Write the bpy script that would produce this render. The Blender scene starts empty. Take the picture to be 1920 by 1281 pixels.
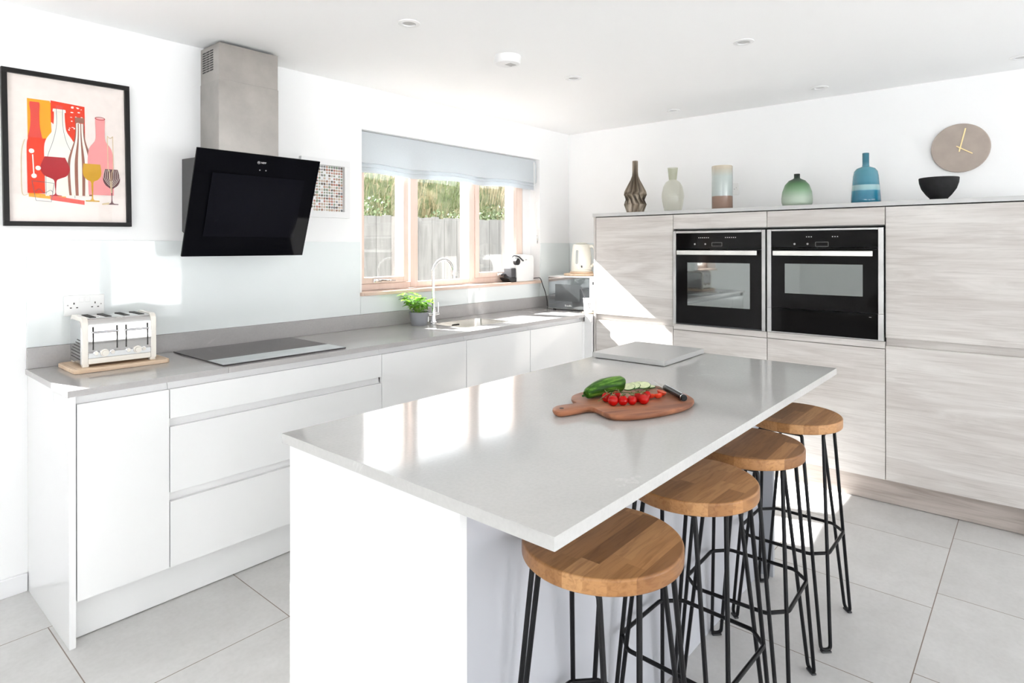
import bpy, bmesh, math, random
from mathutils import Vector, Matrix, noise
random.seed(7)
R = math.radians
SC = bpy.context.scene
COL = SC.collection
PI = math.pi

# ------------------------------------------------------------------ materials
def newmat(name):
    m = bpy.data.materials.new(name); m.use_nodes = True
    nt = m.node_tree; nt.nodes.clear()
    out = nt.nodes.new('ShaderNodeOutputMaterial')
    return m, nt, out

def node(nt, typ, **kw):
    n = nt.nodes.new(typ)
    for k, v in kw.items():
        if k in n.inputs.keys():
            n.inputs[k].default_value = v
        else:
            setattr(n, k, v)
    return n

def principled(nt, out, color, rough=.5, metal=0., spec=.5, coat=0., sheen=0.):
    b = nt.nodes.new('ShaderNodeBsdfPrincipled')
    b.inputs['Base Color'].default_value = (*color, 1)
    b.inputs['Roughness'].default_value = rough
    b.inputs['Metallic'].default_value = metal
    b.inputs['Specular IOR Level'].default_value = spec
    b.inputs['Coat Weight'].default_value = coat
    b.inputs['Coat Roughness'].default_value = .03
    b.inputs['Sheen Weight'].default_value = sheen
    nt.links.new(b.outputs[0], out.inputs[0])
    return b

def noisefac(nt, coord='Object', scale=(1, 1, 1), nscale=5., detail=4., rough=.5, dist=0., rnd=True):
    tc = nt.nodes.new('ShaderNodeTexCoord')
    mp = nt.nodes.new('ShaderNodeMapping'); mp.inputs['Scale'].default_value = scale
    nt.links.new(tc.outputs[coord], mp.inputs['Vector'])
    if rnd:
        oi = nt.nodes.new('ShaderNodeObjectInfo')
        ml = node(nt, 'ShaderNodeMath', operation='MULTIPLY'); ml.inputs[1].default_value = 37.
        nt.links.new(oi.outputs['Random'], ml.inputs[0]); nt.links.new(ml.outputs[0], mp.inputs['Location'])
    nz = node(nt, 'ShaderNodeTexNoise', Scale=nscale, Detail=detail, Roughness=rough, Distortion=dist)
    nt.links.new(mp.outputs[0], nz.inputs['Vector'])
    return nz.outputs['Fac'], mp

def ramp(nt, fac, stops):
    r = nt.nodes.new('ShaderNodeValToRGB'); e = r.color_ramp.elements
    while len(e) < len(stops): e.new(.5)
    for el, (p, c) in zip(e, stops):
        el.position = p; el.color = (*c, 1)
    nt.links.new(fac, r.inputs[0])
    return r.outputs[0]

def bump(nt, fac, b, strength=.1, dist=.002):
    bp = node(nt, 'ShaderNodeBump', Strength=strength, Distance=dist)
    nt.links.new(fac, bp.inputs['Height']); nt.links.new(bp.outputs[0], b.inputs['Normal'])

def plain(name, color, rough=.5, metal=0., spec=.5, coat=0., var=.03, nscale=6., sheen=0.):
    """base colour with a faint procedural unevenness"""
    m, nt, out = newmat(name)
    b = principled(nt, out, color, rough, metal, spec, coat, sheen)
    f, _ = noisefac(nt, nscale=nscale, detail=3)
    lo = tuple(max(0, c * (1 - var)) for c in color); hi = tuple(min(1, c * (1 + var)) for c in color)
    nt.links.new(ramp(nt, f, [(.3, lo), (.7, hi)]), b.inputs['Base Color'])
    return m

def thin_glass(name, tint=(1, 1, 1), ior=1.45, rough=.0, refl=1.):
    m, nt, out = newmat(name)
    t = nt.nodes.new('ShaderNodeBsdfTransparent'); t.inputs[0].default_value = (*tint, 1)
    g = nt.nodes.new('ShaderNodeBsdfGlossy'); g.inputs['Roughness'].default_value = rough
    g.inputs[0].default_value = (refl, refl, refl, 1)
    fr = nt.nodes.new('ShaderNodeFresnel')
    ge = nt.nodes.new('ShaderNodeNewGeometry'); io = node(nt, 'ShaderNodeMapRange')     # same index from both sides of a thin sheet
    io.inputs['To Min'].default_value = ior; io.inputs['To Max'].default_value = 1 / ior
    nt.links.new(ge.outputs['Backfacing'], io.inputs[0]); nt.links.new(io.outputs[0], fr.inputs[0])
    mx = nt.nodes.new('ShaderNodeMixShader')
    nt.links.new(fr.outputs[0], mx.inputs[0]); nt.links.new(t.outputs[0], mx.inputs[1]); nt.links.new(g.outputs[0], mx.inputs[2])
    nt.links.new(mx.outputs[0], out.inputs[0])
    return m

def pale_wood(name, axis='y', light=(.65, .625, .60), dark=(.535, .50, .475)):
    """grey ash laminate, horizontal figure"""
    m, nt, out = newmat(name)
    b = principled(nt, out, light, .42, 0, .35)
    s = {'y': (1, .8, 7), 'x': (.8, 1, 7)}[axis]
    f1, mp = noisefac(nt, scale=s, nscale=1.9, detail=6, rough=.6, dist=1.5)
    s2 = {'y': (1, 1.5, 60), 'x': (1.5, 1, 60)}[axis]
    f2, _ = noisefac(nt, scale=s2, nscale=2.5, detail=4, rough=.6, dist=.4)
    s3 = {'y': (1, .5, 2.2), 'x': (.5, 1, 2.2)}[axis]
    f3, _ = noisefac(nt, scale=s3, nscale=2.2, detail=2, rough=.5, dist=.3)
    mid = tuple((a + c) / 2 for a, c in zip(light, dark))
    c1 = ramp(nt, f1, [(.28, dark), (.44, mid), (.56, light), (.75, tuple(min(1, c * 1.1) for c in light))])
    c2 = ramp(nt, f2, [(.32, (.86, .85, .845)), (.5, (1, 1, 1))])
    c3 = ramp(nt, f3, [(.3, (.90, .885, .875)), (.7, (1.0, 1.0, 1.0))])
    mx = node(nt, 'ShaderNodeMix', data_type='RGBA', blend_type='MULTIPLY'); mx.inputs[0].default_value = 1
    nt.links.new(c1, mx.inputs[6]); nt.links.new(c2, mx.inputs[7])
    mx2 = node(nt, 'ShaderNodeMix', data_type='RGBA', blend_type='MULTIPLY'); mx2.inputs[0].default_value = 1
    nt.links.new(mx.outputs[2], mx2.inputs[6]); nt.links.new(c3, mx2.inputs[7])
    nt.links.new(mx2.outputs[2], b.inputs['Base Color'])
    bump(nt, f2, b, .06, .001)
    return m

def wood(name, light, dark, axis='x', rough=.4, fine=1.):
    m, nt, out = newmat(name)
    b = principled(nt, out, light, rough, 0, .4)
    s = {'x': (1.2, 9, 9), 'y': (9, 1.2, 9), 'z': (9, 9, 1.2)}[axis]
    s = tuple(a * fine for a in s)
    f1, _ = noisefac(nt, scale=s, nscale=4, detail=5, dist=.8)
    mid = tuple((a + c) / 2 for a, c in zip(light, dark))
    nt.links.new(ramp(nt, f1, [(.3, dark), (.48, mid), (.66, light)]), b.inputs['Base Color'])
    bump(nt, f1, b, .05, .001)
    return m

def plank_oak(name):
    """butcher block seat: staves along local x, staggered and individually toned"""
    m, nt, out = newmat(name)
    b = principled(nt, out, (.4, .2, .08), .36, 0, .45)
    tc = nt.nodes.new('ShaderNodeTexCoord'); sp = nt.nodes.new('ShaderNodeSeparateXYZ')
    nt.links.new(tc.outputs['Object'], sp.inputs[0])
    oi = nt.nodes.new('ShaderNodeObjectInfo')
    def mth(op, a, bb=None):
        n = node(nt, 'ShaderNodeMath', operation=op)
        for i, v in enumerate((a, bb)):
            if v is None: continue
            if isinstance(v, (int, float)): n.inputs[i].default_value = v
            else: nt.links.new(v, n.inputs[i])
        return n.outputs[0]
    row = mth('FLOOR', mth('DIVIDE', mth('ADD', sp.outputs['Y'], mth('MULTIPLY', oi.outputs['Random'], .03)), .041))
    wn = node(nt, 'ShaderNodeTexWhiteNoise', noise_dimensions='2D')
    cb = nt.nodes.new('ShaderNodeCombineXYZ'); nt.links.new(row, cb.inputs[0]); nt.links.new(oi.outputs['Random'], cb.inputs[1])
    nt.links.new(cb.outputs[0], wn.inputs['Vector'])
    colx = mth('FLOOR', mth('DIVIDE', mth('ADD', sp.outputs['X'], mth('MULTIPLY', wn.outputs['Value'], .4)), .26))
    cb2 = nt.nodes.new('ShaderNodeCombineXYZ'); nt.links.new(row, cb2.inputs[0]); nt.links.new(colx, cb2.inputs[1]); nt.links.new(oi.outputs['Random'], cb2.inputs[2])
    wn2 = node(nt, 'ShaderNodeTexWhiteNoise', noise_dimensions='3D'); nt.links.new(cb2.outputs[0], wn2.inputs['Vector'])
    mp = nt.nodes.new('ShaderNodeMapping'); mp.inputs['Scale'].default_value = (6, 60, 60)
    nt.links.new(tc.outputs['Object'], mp.inputs['Vector'])
    mv = node(nt, 'ShaderNodeVectorMath', operation='ADD'); nt.links.new(mp.outputs[0], mv.inputs[0])
    mv2 = node(nt, 'ShaderNodeVectorMath', operation='SCALE'); mv2.inputs['Scale'].default_value = 23.
    nt.links.new(cb2.outputs[0], mv2.inputs[0]); nt.links.new(mv2.outputs[0], mv.inputs[1])
    nz = node(nt, 'ShaderNodeTexNoise', Scale=1.7, Detail=5., Distortion=.7); nt.links.new(mv.outputs[0], nz.inputs['Vector'])
    tone = ramp(nt, wn2.outputs['Value'], [(0, (.25, .112, .040)), (.35, (.34, .160, .056)), (.7, (.43, .212, .080)), (1, (.56, .305, .13))])
    gr = ramp(nt, nz.outputs['Fac'], [(.32, (.74, .68, .62)), (.55, (1, 1, 1))])
    mx = node(nt, 'ShaderNodeMix', data_type='RGBA', blend_type='MULTIPLY'); mx.inputs[0].default_value = 1
    nt.links.new(tone, mx.inputs[6]); nt.links.new(gr, mx.inputs[7]); nt.links.new(mx.outputs[2], b.inputs['Base Color'])
    bump(nt, nz.outputs['Fac'], b, .06, .001)
    return m

def floor_tiles(name):
    m, nt, out = newmat(name)
    b = principled(nt, out, (.5, .5, .5), .38, 0, .4)
    tc = nt.nodes.new('ShaderNodeTexCoord'); sp = nt.nodes.new('ShaderNodeSeparateXYZ'); nt.links.new(tc.outputs['Object'], sp.inputs[0])
    def mth(op, a, bb=None):
        n = node(nt, 'ShaderNodeMath', operation=op)
        for i, v in enumerate((a, bb)):
            if v is None: continue
            if isinstance(v, (int, float)): n.inputs[i].default_value = v
            else: nt.links.new(v, n.inputs[i])
        return n.outputs[0]
    W = .605
    v = mth('DIVIDE', mth('SUBTRACT', sp.outputs['Y'], .313), W)
    row = mth('FLOOR', v); fv = mth('SUBTRACT', v, row)
    u = mth('DIVIDE', mth('SUBTRACT', mth('SUBTRACT', sp.outputs['X'], .40), mth('MULTIPLY', row, -.137)), W)
    colm = mth('FLOOR', u); fu = mth('SUBTRACT', u, colm)
    def edge(f): return mth('MINIMUM', f, mth('SUBTRACT', 1., f))
    d = mth('MINIMUM', edge(fv), edge(fu))
    grout = mth('LESS_THAN', d, .0028)
    cb = nt.nodes.new('ShaderNodeCombineXYZ'); nt.links.new(row, cb.inputs[0]); nt.links.new(colm, cb.inputs[1])
    wn = node(nt, 'ShaderNodeTexWhiteNoise', noise_dimensions='2D'); nt.links.new(cb.outputs[0], wn.inputs['Vector'])
    f1, _ = noisefac(nt, nscale=5, detail=7, rough=.65, rnd=False)
    f2, _ = noisefac(nt, nscale=60, detail=3, rnd=False)
    base = ramp(nt, f1, [(.3, (.56, .552, .54)), (.7, (.645, .638, .628))])
    sp2 = ramp(nt, f2, [(.3, (.95, .95, .95)), (.6, (1, 1, 1))])
    tn = ramp(nt, wn.outputs['Value'], [(0, (.955, .955, .955)), (1, (1, 1, 1))])
    cur = base
    for c in (sp2, tn):
        mx = node(nt, 'ShaderNodeMix', data_type='RGBA', blend_type='MULTIPLY'); mx.inputs[0].default_value = 1
        nt.links.new(cur, mx.inputs[6]); nt.links.new(c, mx.inputs[7]); cur = mx.outputs[2]
    mx = node(nt, 'ShaderNodeMix', data_type='RGBA'); nt.links.new(grout, mx.inputs[0])
    nt.links.new(cur, mx.inputs[6]); mx.inputs[7].default_value = (.21, .165, .135, 1)
    nt.links.new(mx.outputs[2], b.inputs['Base Color'])
    inv = mth('SUBTRACT', 1., grout)
    bump(nt, inv, b, .3, .002)
    return m

def quartz(name, color):
    m, nt, out = newmat(name)
    b = principled(nt, out, color, .10, 0, .5)
    f1, _ = noisefac(nt, nscale=3.2, detail=8, rough=.62, dist=1.6, rnd=False)
    f2, _ = noisefac(nt, nscale=120, detail=2, rnd=False)
    hi = tuple(min(1, c * 1.13) for c in color); lo = tuple(c * .965 for c in color)
    c1 = ramp(nt, f1, [(.35, lo), (.60, color), (.655, color), (.675, hi), (.70, color)])
    c2 = ramp(nt, f2, [(.35, (.96, .96, .96)), (.6, (1, 1, 1))])
    mx = node(nt, 'ShaderNodeMix', data_type='RGBA', blend_type='MULTIPLY'); mx.inputs[0].default_value = 1
    nt.links.new(c1, mx.inputs[6]); nt.links.new(c2, mx.inputs[7]); nt.links.new(mx.outputs[2], b.inputs['Base Color'])
    return m

def zgrad(name, stops, z0, z1, rough=.3, spec=.5, coat=0., wob=.0, trans=0.):
    """colour banded by the height of the thing itself (glaze / tinted glass)"""
    m, nt, out = newmat(name)
    b = principled(nt, out, stops[0][1], rough, 0, spec, coat)
    tc = nt.nodes.new('ShaderNodeTexCoord'); sp = nt.nodes.new('ShaderNodeSeparateXYZ'); nt.links.new(tc.outputs['Object'], sp.inputs[0])
    f1, _ = noisefac(nt, nscale=9, detail=3, rnd=False)
    ad = node(nt, 'ShaderNodeMath', operation='MULTIPLY_ADD'); nt.links.new(f1, ad.inputs[0]); ad.inputs[1].default_value = wob; nt.links.new(sp.outputs['Z'], ad.inputs[2])
    mr = node(nt, 'ShaderNodeMapRange'); mr.inputs['From Min'].default_value = z0 + wob * .5; mr.inputs['From Max'].default_value = z1 + wob * .5
    nt.links.new(ad.outputs[0], mr.inputs[0])
    c = ramp(nt, mr.outputs[0], stops)
    nt.links.new(c, b.inputs['Base Color'])
    if trans > 0:
        t = nt.nodes.new('ShaderNodeBsdfTransparent'); nt.links.new(c, t.inputs[0])
        mx = nt.nodes.new('ShaderNodeMixShader'); mx.inputs[0].default_value = trans
        nt.links.new(b.outputs[0], mx.inputs[1]); nt.links.new(t.outputs[0], mx.inputs[2]); nt.links.new(mx.outputs[0], out.inputs[0])
    return m

def brushed(name, color, rough=.28, axis='x'):
    m, nt, out = newmat(name)
    b = principled(nt, out, color, rough, 1.0)
    f1, _ = noisefac(nt, nscale=6, detail=6, rough=.6)
    f2, _ = noisefac(nt, scale={'x': (2, 150, 150), 'z': (150, 150, 2), 'y': (150, 2, 150)}[axis], nscale=3, detail=2)
    lo = tuple(c * .86 for c in color); hi = tuple(min(1, c * 1.12) for c in color)
    nt.links.new(ramp(nt, f1, [(.3, lo), (.7, hi)]), b.inputs['Base Color'])
    bump(nt, f2, b, .03, .0005)
    return m

M = {}
M['wall'] = plain('white_wall_paint', (.885, .885, .885), .85, spec=.2, var=.008, nscale=2)
M['ceil'] = plain('white_ceiling_paint', (.95, .95, .95), .9, spec=.2, var=.008, nscale=2)
M['gloss'] = plain('white_gloss_lacquer', (.80, .805, .805), .10, spec=.5, coat=.25, var=.006)
M['satin'] = plain('white_satin', (.82, .82, .82), .35, var=.01)
M['skirt'] = plain('white_gloss_woodwork', (.85, .85, .86), .3, var=.01)
M['greypanel'] = plain('pale_grey_painted_panel', (.55, .56, .60), .22, spec=.5, var=.01)
M['quartz'] = quartz('grey_quartz', (.435, .42, .415))
M['quartz_isl'] = quartz('pale_grey_quartz', (.55, .545, .53))
M['floor'] = floor_tiles('grey_porcelain_tiles')
M['ash'] = pale_wood('grey_ash_laminate', 'y')
M['ash_edge'] = plain('grey_ash_edging', (.50, .47, .45), .5, var=.05)
M['topslab'] = plain('grey_slab_top', (.52, .52, .515), .3, var=.02)
M['gap'] = plain('dark_gap', (.05, .048, .045), .8, var=.05)
M['carcass'] = plain('carcass_board', (.30, .29, .28), .7, var=.03)
M['black_glass'] = plain('black_glass', (.003, .003, .0045), .03, spec=.07, var=.02)
M['hob_glass'] = plain('hob_black_glass', (.035, .03, .034), .06, spec=.7, var=.05)
M['hob_strip'] = brushed('hob_steel_strip', (.72, .74, .75), .35)
M['oven_black'] = plain('oven_black_glass', (.005, .0045, .0045), .035, spec=.16, var=.02)
M['steel'] = brushed('brushed_steel', (.66, .64, .62), .33, 'z')
M['steel_pale'] = brushed('satin_aluminium', (.60, .595, .59), .38, 'z')
M['steel_h'] = brushed('satin_handle_steel', (.86, .85, .82), .4, 'y')
M['chimney'] = brushed('chimney_steel', (.45, .425, .40), .34, 'x')
M['chrome'] = plain('chrome', (.88, .88, .88), .05, metal=1, var=.01)
M['sinksteel'] = brushed('sink_steel', (.62, .60, .57), .25)
M['blackmetal'] = plain('black_powder_coat', (.005, .005, .006), .4, spec=.25, var=.1)
M['black'] = plain('black_plastic', (.018, .018, .02), .4, var=.1)
M['softblack'] = plain('charcoal_plastic', (.05, .05, .055), .45, var=.08)
M['frameblack'] = plain('black_frame', (.010, .009, .009), .4, spec=.2, var=.1)
M['cream'] = plain('cream_enamel', (.80, .765, .70), .25, coat=.2, var=.01)
M['whiteplastic'] = plain('white_plastic', (.84, .84, .83), .3, var=.01)
M['kettlewhite'] = plain('ivory_plastic', (.82, .80, .72), .3, var=.01)
M['greyplastic'] = plain('grey_plastic', (.27, .275, .30), .5, var=.04)
M['pine'] = wood('pale_timber_board', (.78, .61, .45), (.66, .48, .33), 'x', .5, .6)
M['sill'] = wood('pale_sill_timber', (.80, .63, .54), (.64, .46, .36), 'x', .35, .5)
M['pinkwood'] = wood('pale_pink_window_timber', (.82, .675, .60), (.77, .61, .53), 'z', .4, .6)
M['windowwhite'] = plain('white_window_cladding', (.85, .85, .85), .35, var=.01)
M['oak'] = plank_oak('oiled_oak_staves')
M['acacia'] = wood('reddish_acacia', (.42, .17, .085), (.20, .075, .04), 'x', .42, .8)
M['pane'] = thin_glass('window_glass', (.975, .98, .98), 1.45)
M['picglass'] = thin_glass('picture_glass', (1, 1, 1), 1.22)
M['splash'] = plain('white_back_painted_glass', (.79, .83, .83), .03, spec=.5, var=.004)
M['smoke'] = thin_glass('smoked_glass', (.86, .86, .81), 1.4, .02)
def fabric(name, color):
    m, nt, out = newmat(name)
    b = principled(nt, out, color, .9, 0, .2)
    f, _ = noisefac(nt, scale=(60, 60, 400), nscale=3, detail=3)
    nt.links.new(ramp(nt, f, [(.3, tuple(c * .9 for c in color)), (.7, color)]), b.inputs['Base Color'])
    t = nt.nodes.new('ShaderNodeBsdfTranslucent'); t.inputs[0].default_value = (*color, 1)
    mx = nt.nodes.new('ShaderNodeMixShader'); mx.inputs[0].default_value = .25
    nt.links.new(b.outputs[0], mx.inputs[1]); nt.links.new(t.outputs[0], mx.inputs[2]); nt.links.new(mx.outputs[0], out.inputs[0])
    return m
M['blind'] = fabric('pale_blue_grey_linen', (.73, .77, .80))
def leafmat(name, c0, c1, tr=.3):
    m, nt, out = newmat(name)
    b = principled(nt, out, c0, .45, 0, .4)
    f, _ = noisefac(nt, nscale=30, detail=2)
    c = ramp(nt, f, [(.3, c0), (.7, c1)]); nt.links.new(c, b.inputs['Base Color'])
    t = nt.nodes.new('ShaderNodeBsdfTranslucent'); nt.links.new(c, t.inputs[0])
    mx = nt.nodes.new('ShaderNodeMixShader'); mx.inputs[0].default_value = tr
    nt.links.new(b.outputs[0], mx.inputs[1]); nt.links.new(t.outputs[0], mx.inputs[2]); nt.links.new(mx.outputs[0], out.inputs[0])
    return m
M['basil'] = leafmat('basil_leaf', (.12, .33, .02), (.26, .52, .05))
M['stem'] = leafmat('green_stem', (.30, .50, .12), (.45, .62, .2))
M['soil'] = plain('compost', (.05, .035, .025), .95, var=.3, nscale=80)
M['tomato'] = plain('tomato_skin', (.42, .004, .003), .07, spec=.3, var=.15, nscale=30)
M['tomatocut'] = plain('tomato_flesh', (.74, .13, .06), .25, var=.3, nscale=60)
M['vine'] = plain('tomato_vine_green', (.10, .12, .03), .6, var=.2, nscale=40)
def cucumber_mat():
    m, nt, out = newmat('cucumber_skin')
    b = principled(nt, out, (.06, .16, .02), .28, 0, .22)
    f, _ = noisefac(nt, scale=(2.5, 28, 28), nscale=4, detail=4, rnd=False)
    nt.links.new(ramp(nt, f, [(.35, (.010, .045, .005)), (.52, (.04, .125, .010)), (.68, (.15, .30, .045))]), b.inputs['Base Color'])
    return m
M['handleblack'] = plain('black_handle_resin', (.006, .006, .007), .2, spec=.25, var=.1)
M['cucumber'] = cucumber_mat()
M['cucflesh'] = plain('cucumber_flesh', (.68, .75, .45), .35, var=.12, nscale=90)
M['cucrind'] = plain('cucumber_rind', (.03, .13, .015), .35, var=.2, nscale=60)
M['blade'] = plain('knife_blade', (.62, .62, .62), .18, metal=1, var=.04)
M['bronze'] = plain('bronze_ceramic', (.21, .165, .12), .32, metal=.55, var=.12, nscale=20)
def bronze():
    m, nt, out = newmat('pleated_bronze_glaze')
    b = principled(nt, out, (.2, .16, .12), .3, .35, .5)
    ge = nt.nodes.new('ShaderNodeNewGeometry')
    nt.links.new(ramp(nt, ge.outputs['Pointiness'], [(.42, (.025, .018, .012)), (.5, (.12, .09, .062)), (.60, (.46, .39, .31))]), b.inputs['Base Color'])
    return m
M['bronze'] = bronze()
M['bowl'] = plain('black_burnt_wood', (.010, .010, .011), .7, spec=.3, var=.4, nscale=40)
M['clock'] = plain('greige_concrete', (.41, .345, .30), .75, var=.07, nscale=12)
M['brass'] = plain('pale_brass', (.90, .72, .38), .3, metal=.7, var=.02)
M['print'] = plain('print_paper', (.80, .70, .65), .8, var=.01)
M['lampgrey'] = plain('downlight_lens', (.48, .48, .47), .3, var=.1)
M['lettering'] = plain('pale_lettering', (.75, .75, .74), .4, var=.01)
M['lettergrey'] = plain('grey_lettering', (.42, .41, .40), .4, var=.01)

# ------------------------------------------------------------------ mesh helpers
BEV = [False]
def add(bm, tmp, mi=0, mtx=None):
    if mtx is not None: bmesh.ops.transform(tmp, matrix=mtx, verts=tmp.verts)
    for f in tmp.faces: f.material_index = mi
    me = bpy.data.meshes.new('t'); tmp.to_mesh(me); tmp.free()
    bm.from_mesh(me); bpy.data.meshes.remove(me)
    return bm

def box(bm, x0, x1, y0, y1, z0, z1, bev=0., seg=2, mi=0, mtx=None):
    t = bmesh.new(); bmesh.ops.create_cube(t, size=1)
    for v in t.verts:
        v.co = ((x0 + x1) / 2 + v.co.x * (x1 - x0), (y0 + y1) / 2 + v.co.y * (y1 - y0), (z0 + z1) / 2 + v.co.z * (z1 - z0))
    if bev > 0:
        BEV[0] = True
        bmesh.ops.bevel(t, geom=list(t.edges), offset=bev, segments=seg, profile=.5, affect='EDGES', clamp_overlap=True)
    return add(bm, t, mi, mtx)

def lathe(bm, prof, seg=48, mi=0, mtx=None, mod=None):
    t = bmesh.new(); rings = []
    for k, (r, z) in enumerate(prof):
        if r < 1e-6:
            rings.append([t.verts.new((0, 0, z))])
        else:
            ring = []
            for i in range(seg):
                a = 2 * PI * i / seg
                rr = r * (mod(a, k) if mod else 1)
                ring.append(t.verts.new((rr * math.cos(a), rr * math.sin(a), z)))
            rings.append(ring)
    for a, b in zip(rings, rings[1:]):
        if len(a) == 1 and len(b) == 1: continue
        for i in range(seg):
            j = (i + 1) % seg
            if len(a) == 1: t.faces.new((a[0], b[j], b[i])[::-1])
            elif len(b) == 1: t.faces.new((a[i], a[j], b[0]))
            else: t.faces.new((a[i], a[j], b[j], b[i]))
    bmesh.ops.recalc_face_normals(t, faces=t.faces)
    return add(bm, t, mi, mtx)

def cyl(bm, p0, p1, r, seg=16, r2=None, mi=0):
    p0, p1 = Vector(p0), Vector(p1); d = p1 - p0
    t = bmesh.new()
    bmesh.ops.create_cone(t, cap_ends=True, segments=seg, radius1=r, radius2=r if r2 is None else r2, depth=d.length)
    mt = Matrix.Translation((p0 + p1) / 2) @ Vector((0, 0, 1)).rotation_difference(d.normalized()).to_matrix().to_4x4()
    return add(bm, t, mi, mt)

def tube(bm, pts, r, seg=10, mi=0, closed=False, radii=None):
    pts = [Vector(p) for p in pts]; n = len(pts); t = bmesh.new(); rings = []
    up = None
    for i, p in enumerate(pts):
        a = pts[i - 1] if (i > 0 or closed) else p
        b = pts[(i + 1) % n] if (i < n - 1 or closed) else p
        tg = (b - a).normalized()
        if up is None:
            up = tg.orthogonal().normalized()
        up = (up - tg * up.dot(tg)); up = up.normalized() if up.length > 1e-6 else tg.orthogonal().normalized()
        s = tg.cross(up); rr = radii[i] if radii else r
        rings.append([t.verts.new(p + rr * (math.cos(2 * PI * k / seg) * up + math.sin(2 * PI * k / seg) * s)) for k in range(seg)])
    m = n if closed else n - 1
    for i in range(m):
        a, b = rings[i], rings[(i + 1) % n]
        off = 0
        if closed and i == n - 1:
            off = min(range(seg), key=lambda o: (a[0].co - b[o].co).length)
        for k in range(seg):
            t.faces.new((a[k], a[(k + 1) % seg], b[(k + 1 + off) % seg], b[(k + off) % seg]))
    if not closed:
        t.faces.new(rings[0][::-1]); t.faces.new(rings[-1])
    bmesh.ops.recalc_face_normals(t, faces=t.faces)
    return add(bm, t, mi)

def arc_pts(pts, rad=.03, n=5):
    """polyline with rounded corners"""
    pts = [Vector(p) for p in pts]; out = [pts[0]]
    for a, b, c in zip(pts, pts[1:], pts[2:]):
        u = (a - b); v = (c - b); l = min(rad, u.length * .45, v.length * .45)
        p, q = b + u.normalized() * l, b + v.normalized() * l
        for k in range(n + 1):
            s = k / n
            out.append((1 - s) ** 2 * p + 2 * s * (1 - s) * b + s * s * q)
    out.append(pts[-1]); return out

def prism(bm, poly, z0, z1, bev=0., seg=2, mi=0, mtx=None):
    t = bmesh.new()
    f = t.faces.new([t.verts.new((x, y, z0)) for x, y in poly])
    r = bmesh.ops.extrude_face_region(t, geom=[f])
    bmesh.ops.translate(t, vec=(0, 0, z1 - z0), verts=[v for v in r['geom'] if isinstance(v, bmesh.types.BMVert)])
    bmesh.ops.recalc_face_normals(t, faces=t.faces)
    if bev > 0:
        BEV[0] = True
        es = [e for e in t.edges if abs(e.verts[0].co.z - e.verts[1].co.z) < 1e-6]
        bmesh.ops.bevel(t, geom=es, offset=bev, segments=seg, profile=.5, affect='EDGES', clamp_overlap=True)
    return add(bm, t, mi, mtx)

def rrect(w, h, r, n=5, cx=0, cy=0):
    out = []
    for sx, sy, a0 in ((1, 1, 0), (-1, 1, 90), (-1, -1, 180), (1, -1, 270)):
        for k in range(n + 1):
            a = R(a0 + 90 * k / n)
            out.append((cx + sx * (w / 2 - r) + r * math.cos(a), cy + sy * (h / 2 - r) + r * math.sin(a)))
    return out

def ring_slab(bm, X0, X1, Y0, Y1, x0, x1, y0, y1, z0, z1, bev=.0, mi=0):
    """rectangular slab with a rectangular hole"""
    t = bmesh.new()
    o = [t.verts.new((x, y, z1)) for x, y in ((X0, Y0), (X1, Y0), (X1, Y1), (X0, Y1))]
    i = [t.verts.new((x, y, z1)) for x, y in ((x0, y0), (x1, y0), (x1, y1), (x0, y1))]
    fs = [t.faces.new((o[k], o[(k + 1) % 4], i[(k + 1) % 4], i[k])) for k in range(4)]
    r = bmesh.ops.extrude_face_region(t, geom=fs)
    bmesh.ops.translate(t, vec=(0, 0, z0 - z1), verts=[v for v in r['geom'] if isinstance(v, bmesh.types.BMVert)])
    bmesh.ops.recalc_face_normals(t, faces=t.faces)
    return add(bm, t, mi)

def mesh_obj(name, bm, mats, parent=None, origin=None, smooth=38):
    """bm in world coordinates unless its parent/origin says otherwise"""
    me = bpy.data.meshes.new(name); bm.to_mesh(me); bm.free()
    for m in (mats if isinstance(mats, (list, tuple)) else [mats]): me.materials.append(m)
    for p in me.polygons: p.use_smooth = True
    me.set_sharp_from_angle(angle=R(smooth))
    o = bpy.data.objects.new(name, me); COL.objects.link(o)
    if BEV[0]:
        BEV[0] = False
        w = o.modifiers.new('normals', 'WEIGHTED_NORMAL'); w.mode = 'FACE_AREA'; w.weight = 60; w.keep_sharp = True
    return o

def text_mesh(bm, s, size, mtx, mi=0, extrude=.0004):
    cu = bpy.data.curves.new('t', 'FONT'); cu.body = s; cu.size = size; cu.extrude = extrude
    cu.align_x = 'CENTER'; cu.align_y = 'CENTER'
    ob = bpy.data.objects.new('t', cu); COL.objects.link(ob)
    dg = bpy.context.evaluated_depsgraph_get(); dg.update()
    me = bpy.data.meshes.new_from_object(ob.evaluated_get(dg))
    t = bmesh.new(); t.from_mesh(me); bpy.data.meshes.remove(me)
    bpy.data.objects.remove(ob); bpy.data.curves.remove(cu)
    return add(bm, t, mi, mtx)

FACE_NY = Matrix(((1, 0, 0, 0), (0, 0, -1, 0), (0, 1, 0, 0), (0, 0, 0, 1)))      # xy drawing -> faces -y (x right, z up)
FACE_NX = Matrix(((0, 0, -1, 0), (-1, 0, 0, 0), (0, 1, 0, 0), (0, 0, 0, 1)))     # xy drawing -> faces -x (right = -y)

def setp(o, label=None, cat=None, group=None, kind=None):
    if label: o['label'] = label
    if cat: o['category'] = cat
    if group: o['group'] = group
    if kind: o['kind'] = kind
    return o

def thing(name, label, cat, loc=(0, 0, 0), rz=0, group=None, kind=None):
    o = bpy.data.objects.new(name, None); COL.objects.link(o)
    o.empty_display_size = .05
    o.location = loc; o.rotation_euler = (0, 0, rz)
    return setp(o, label, cat, group, kind)

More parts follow.
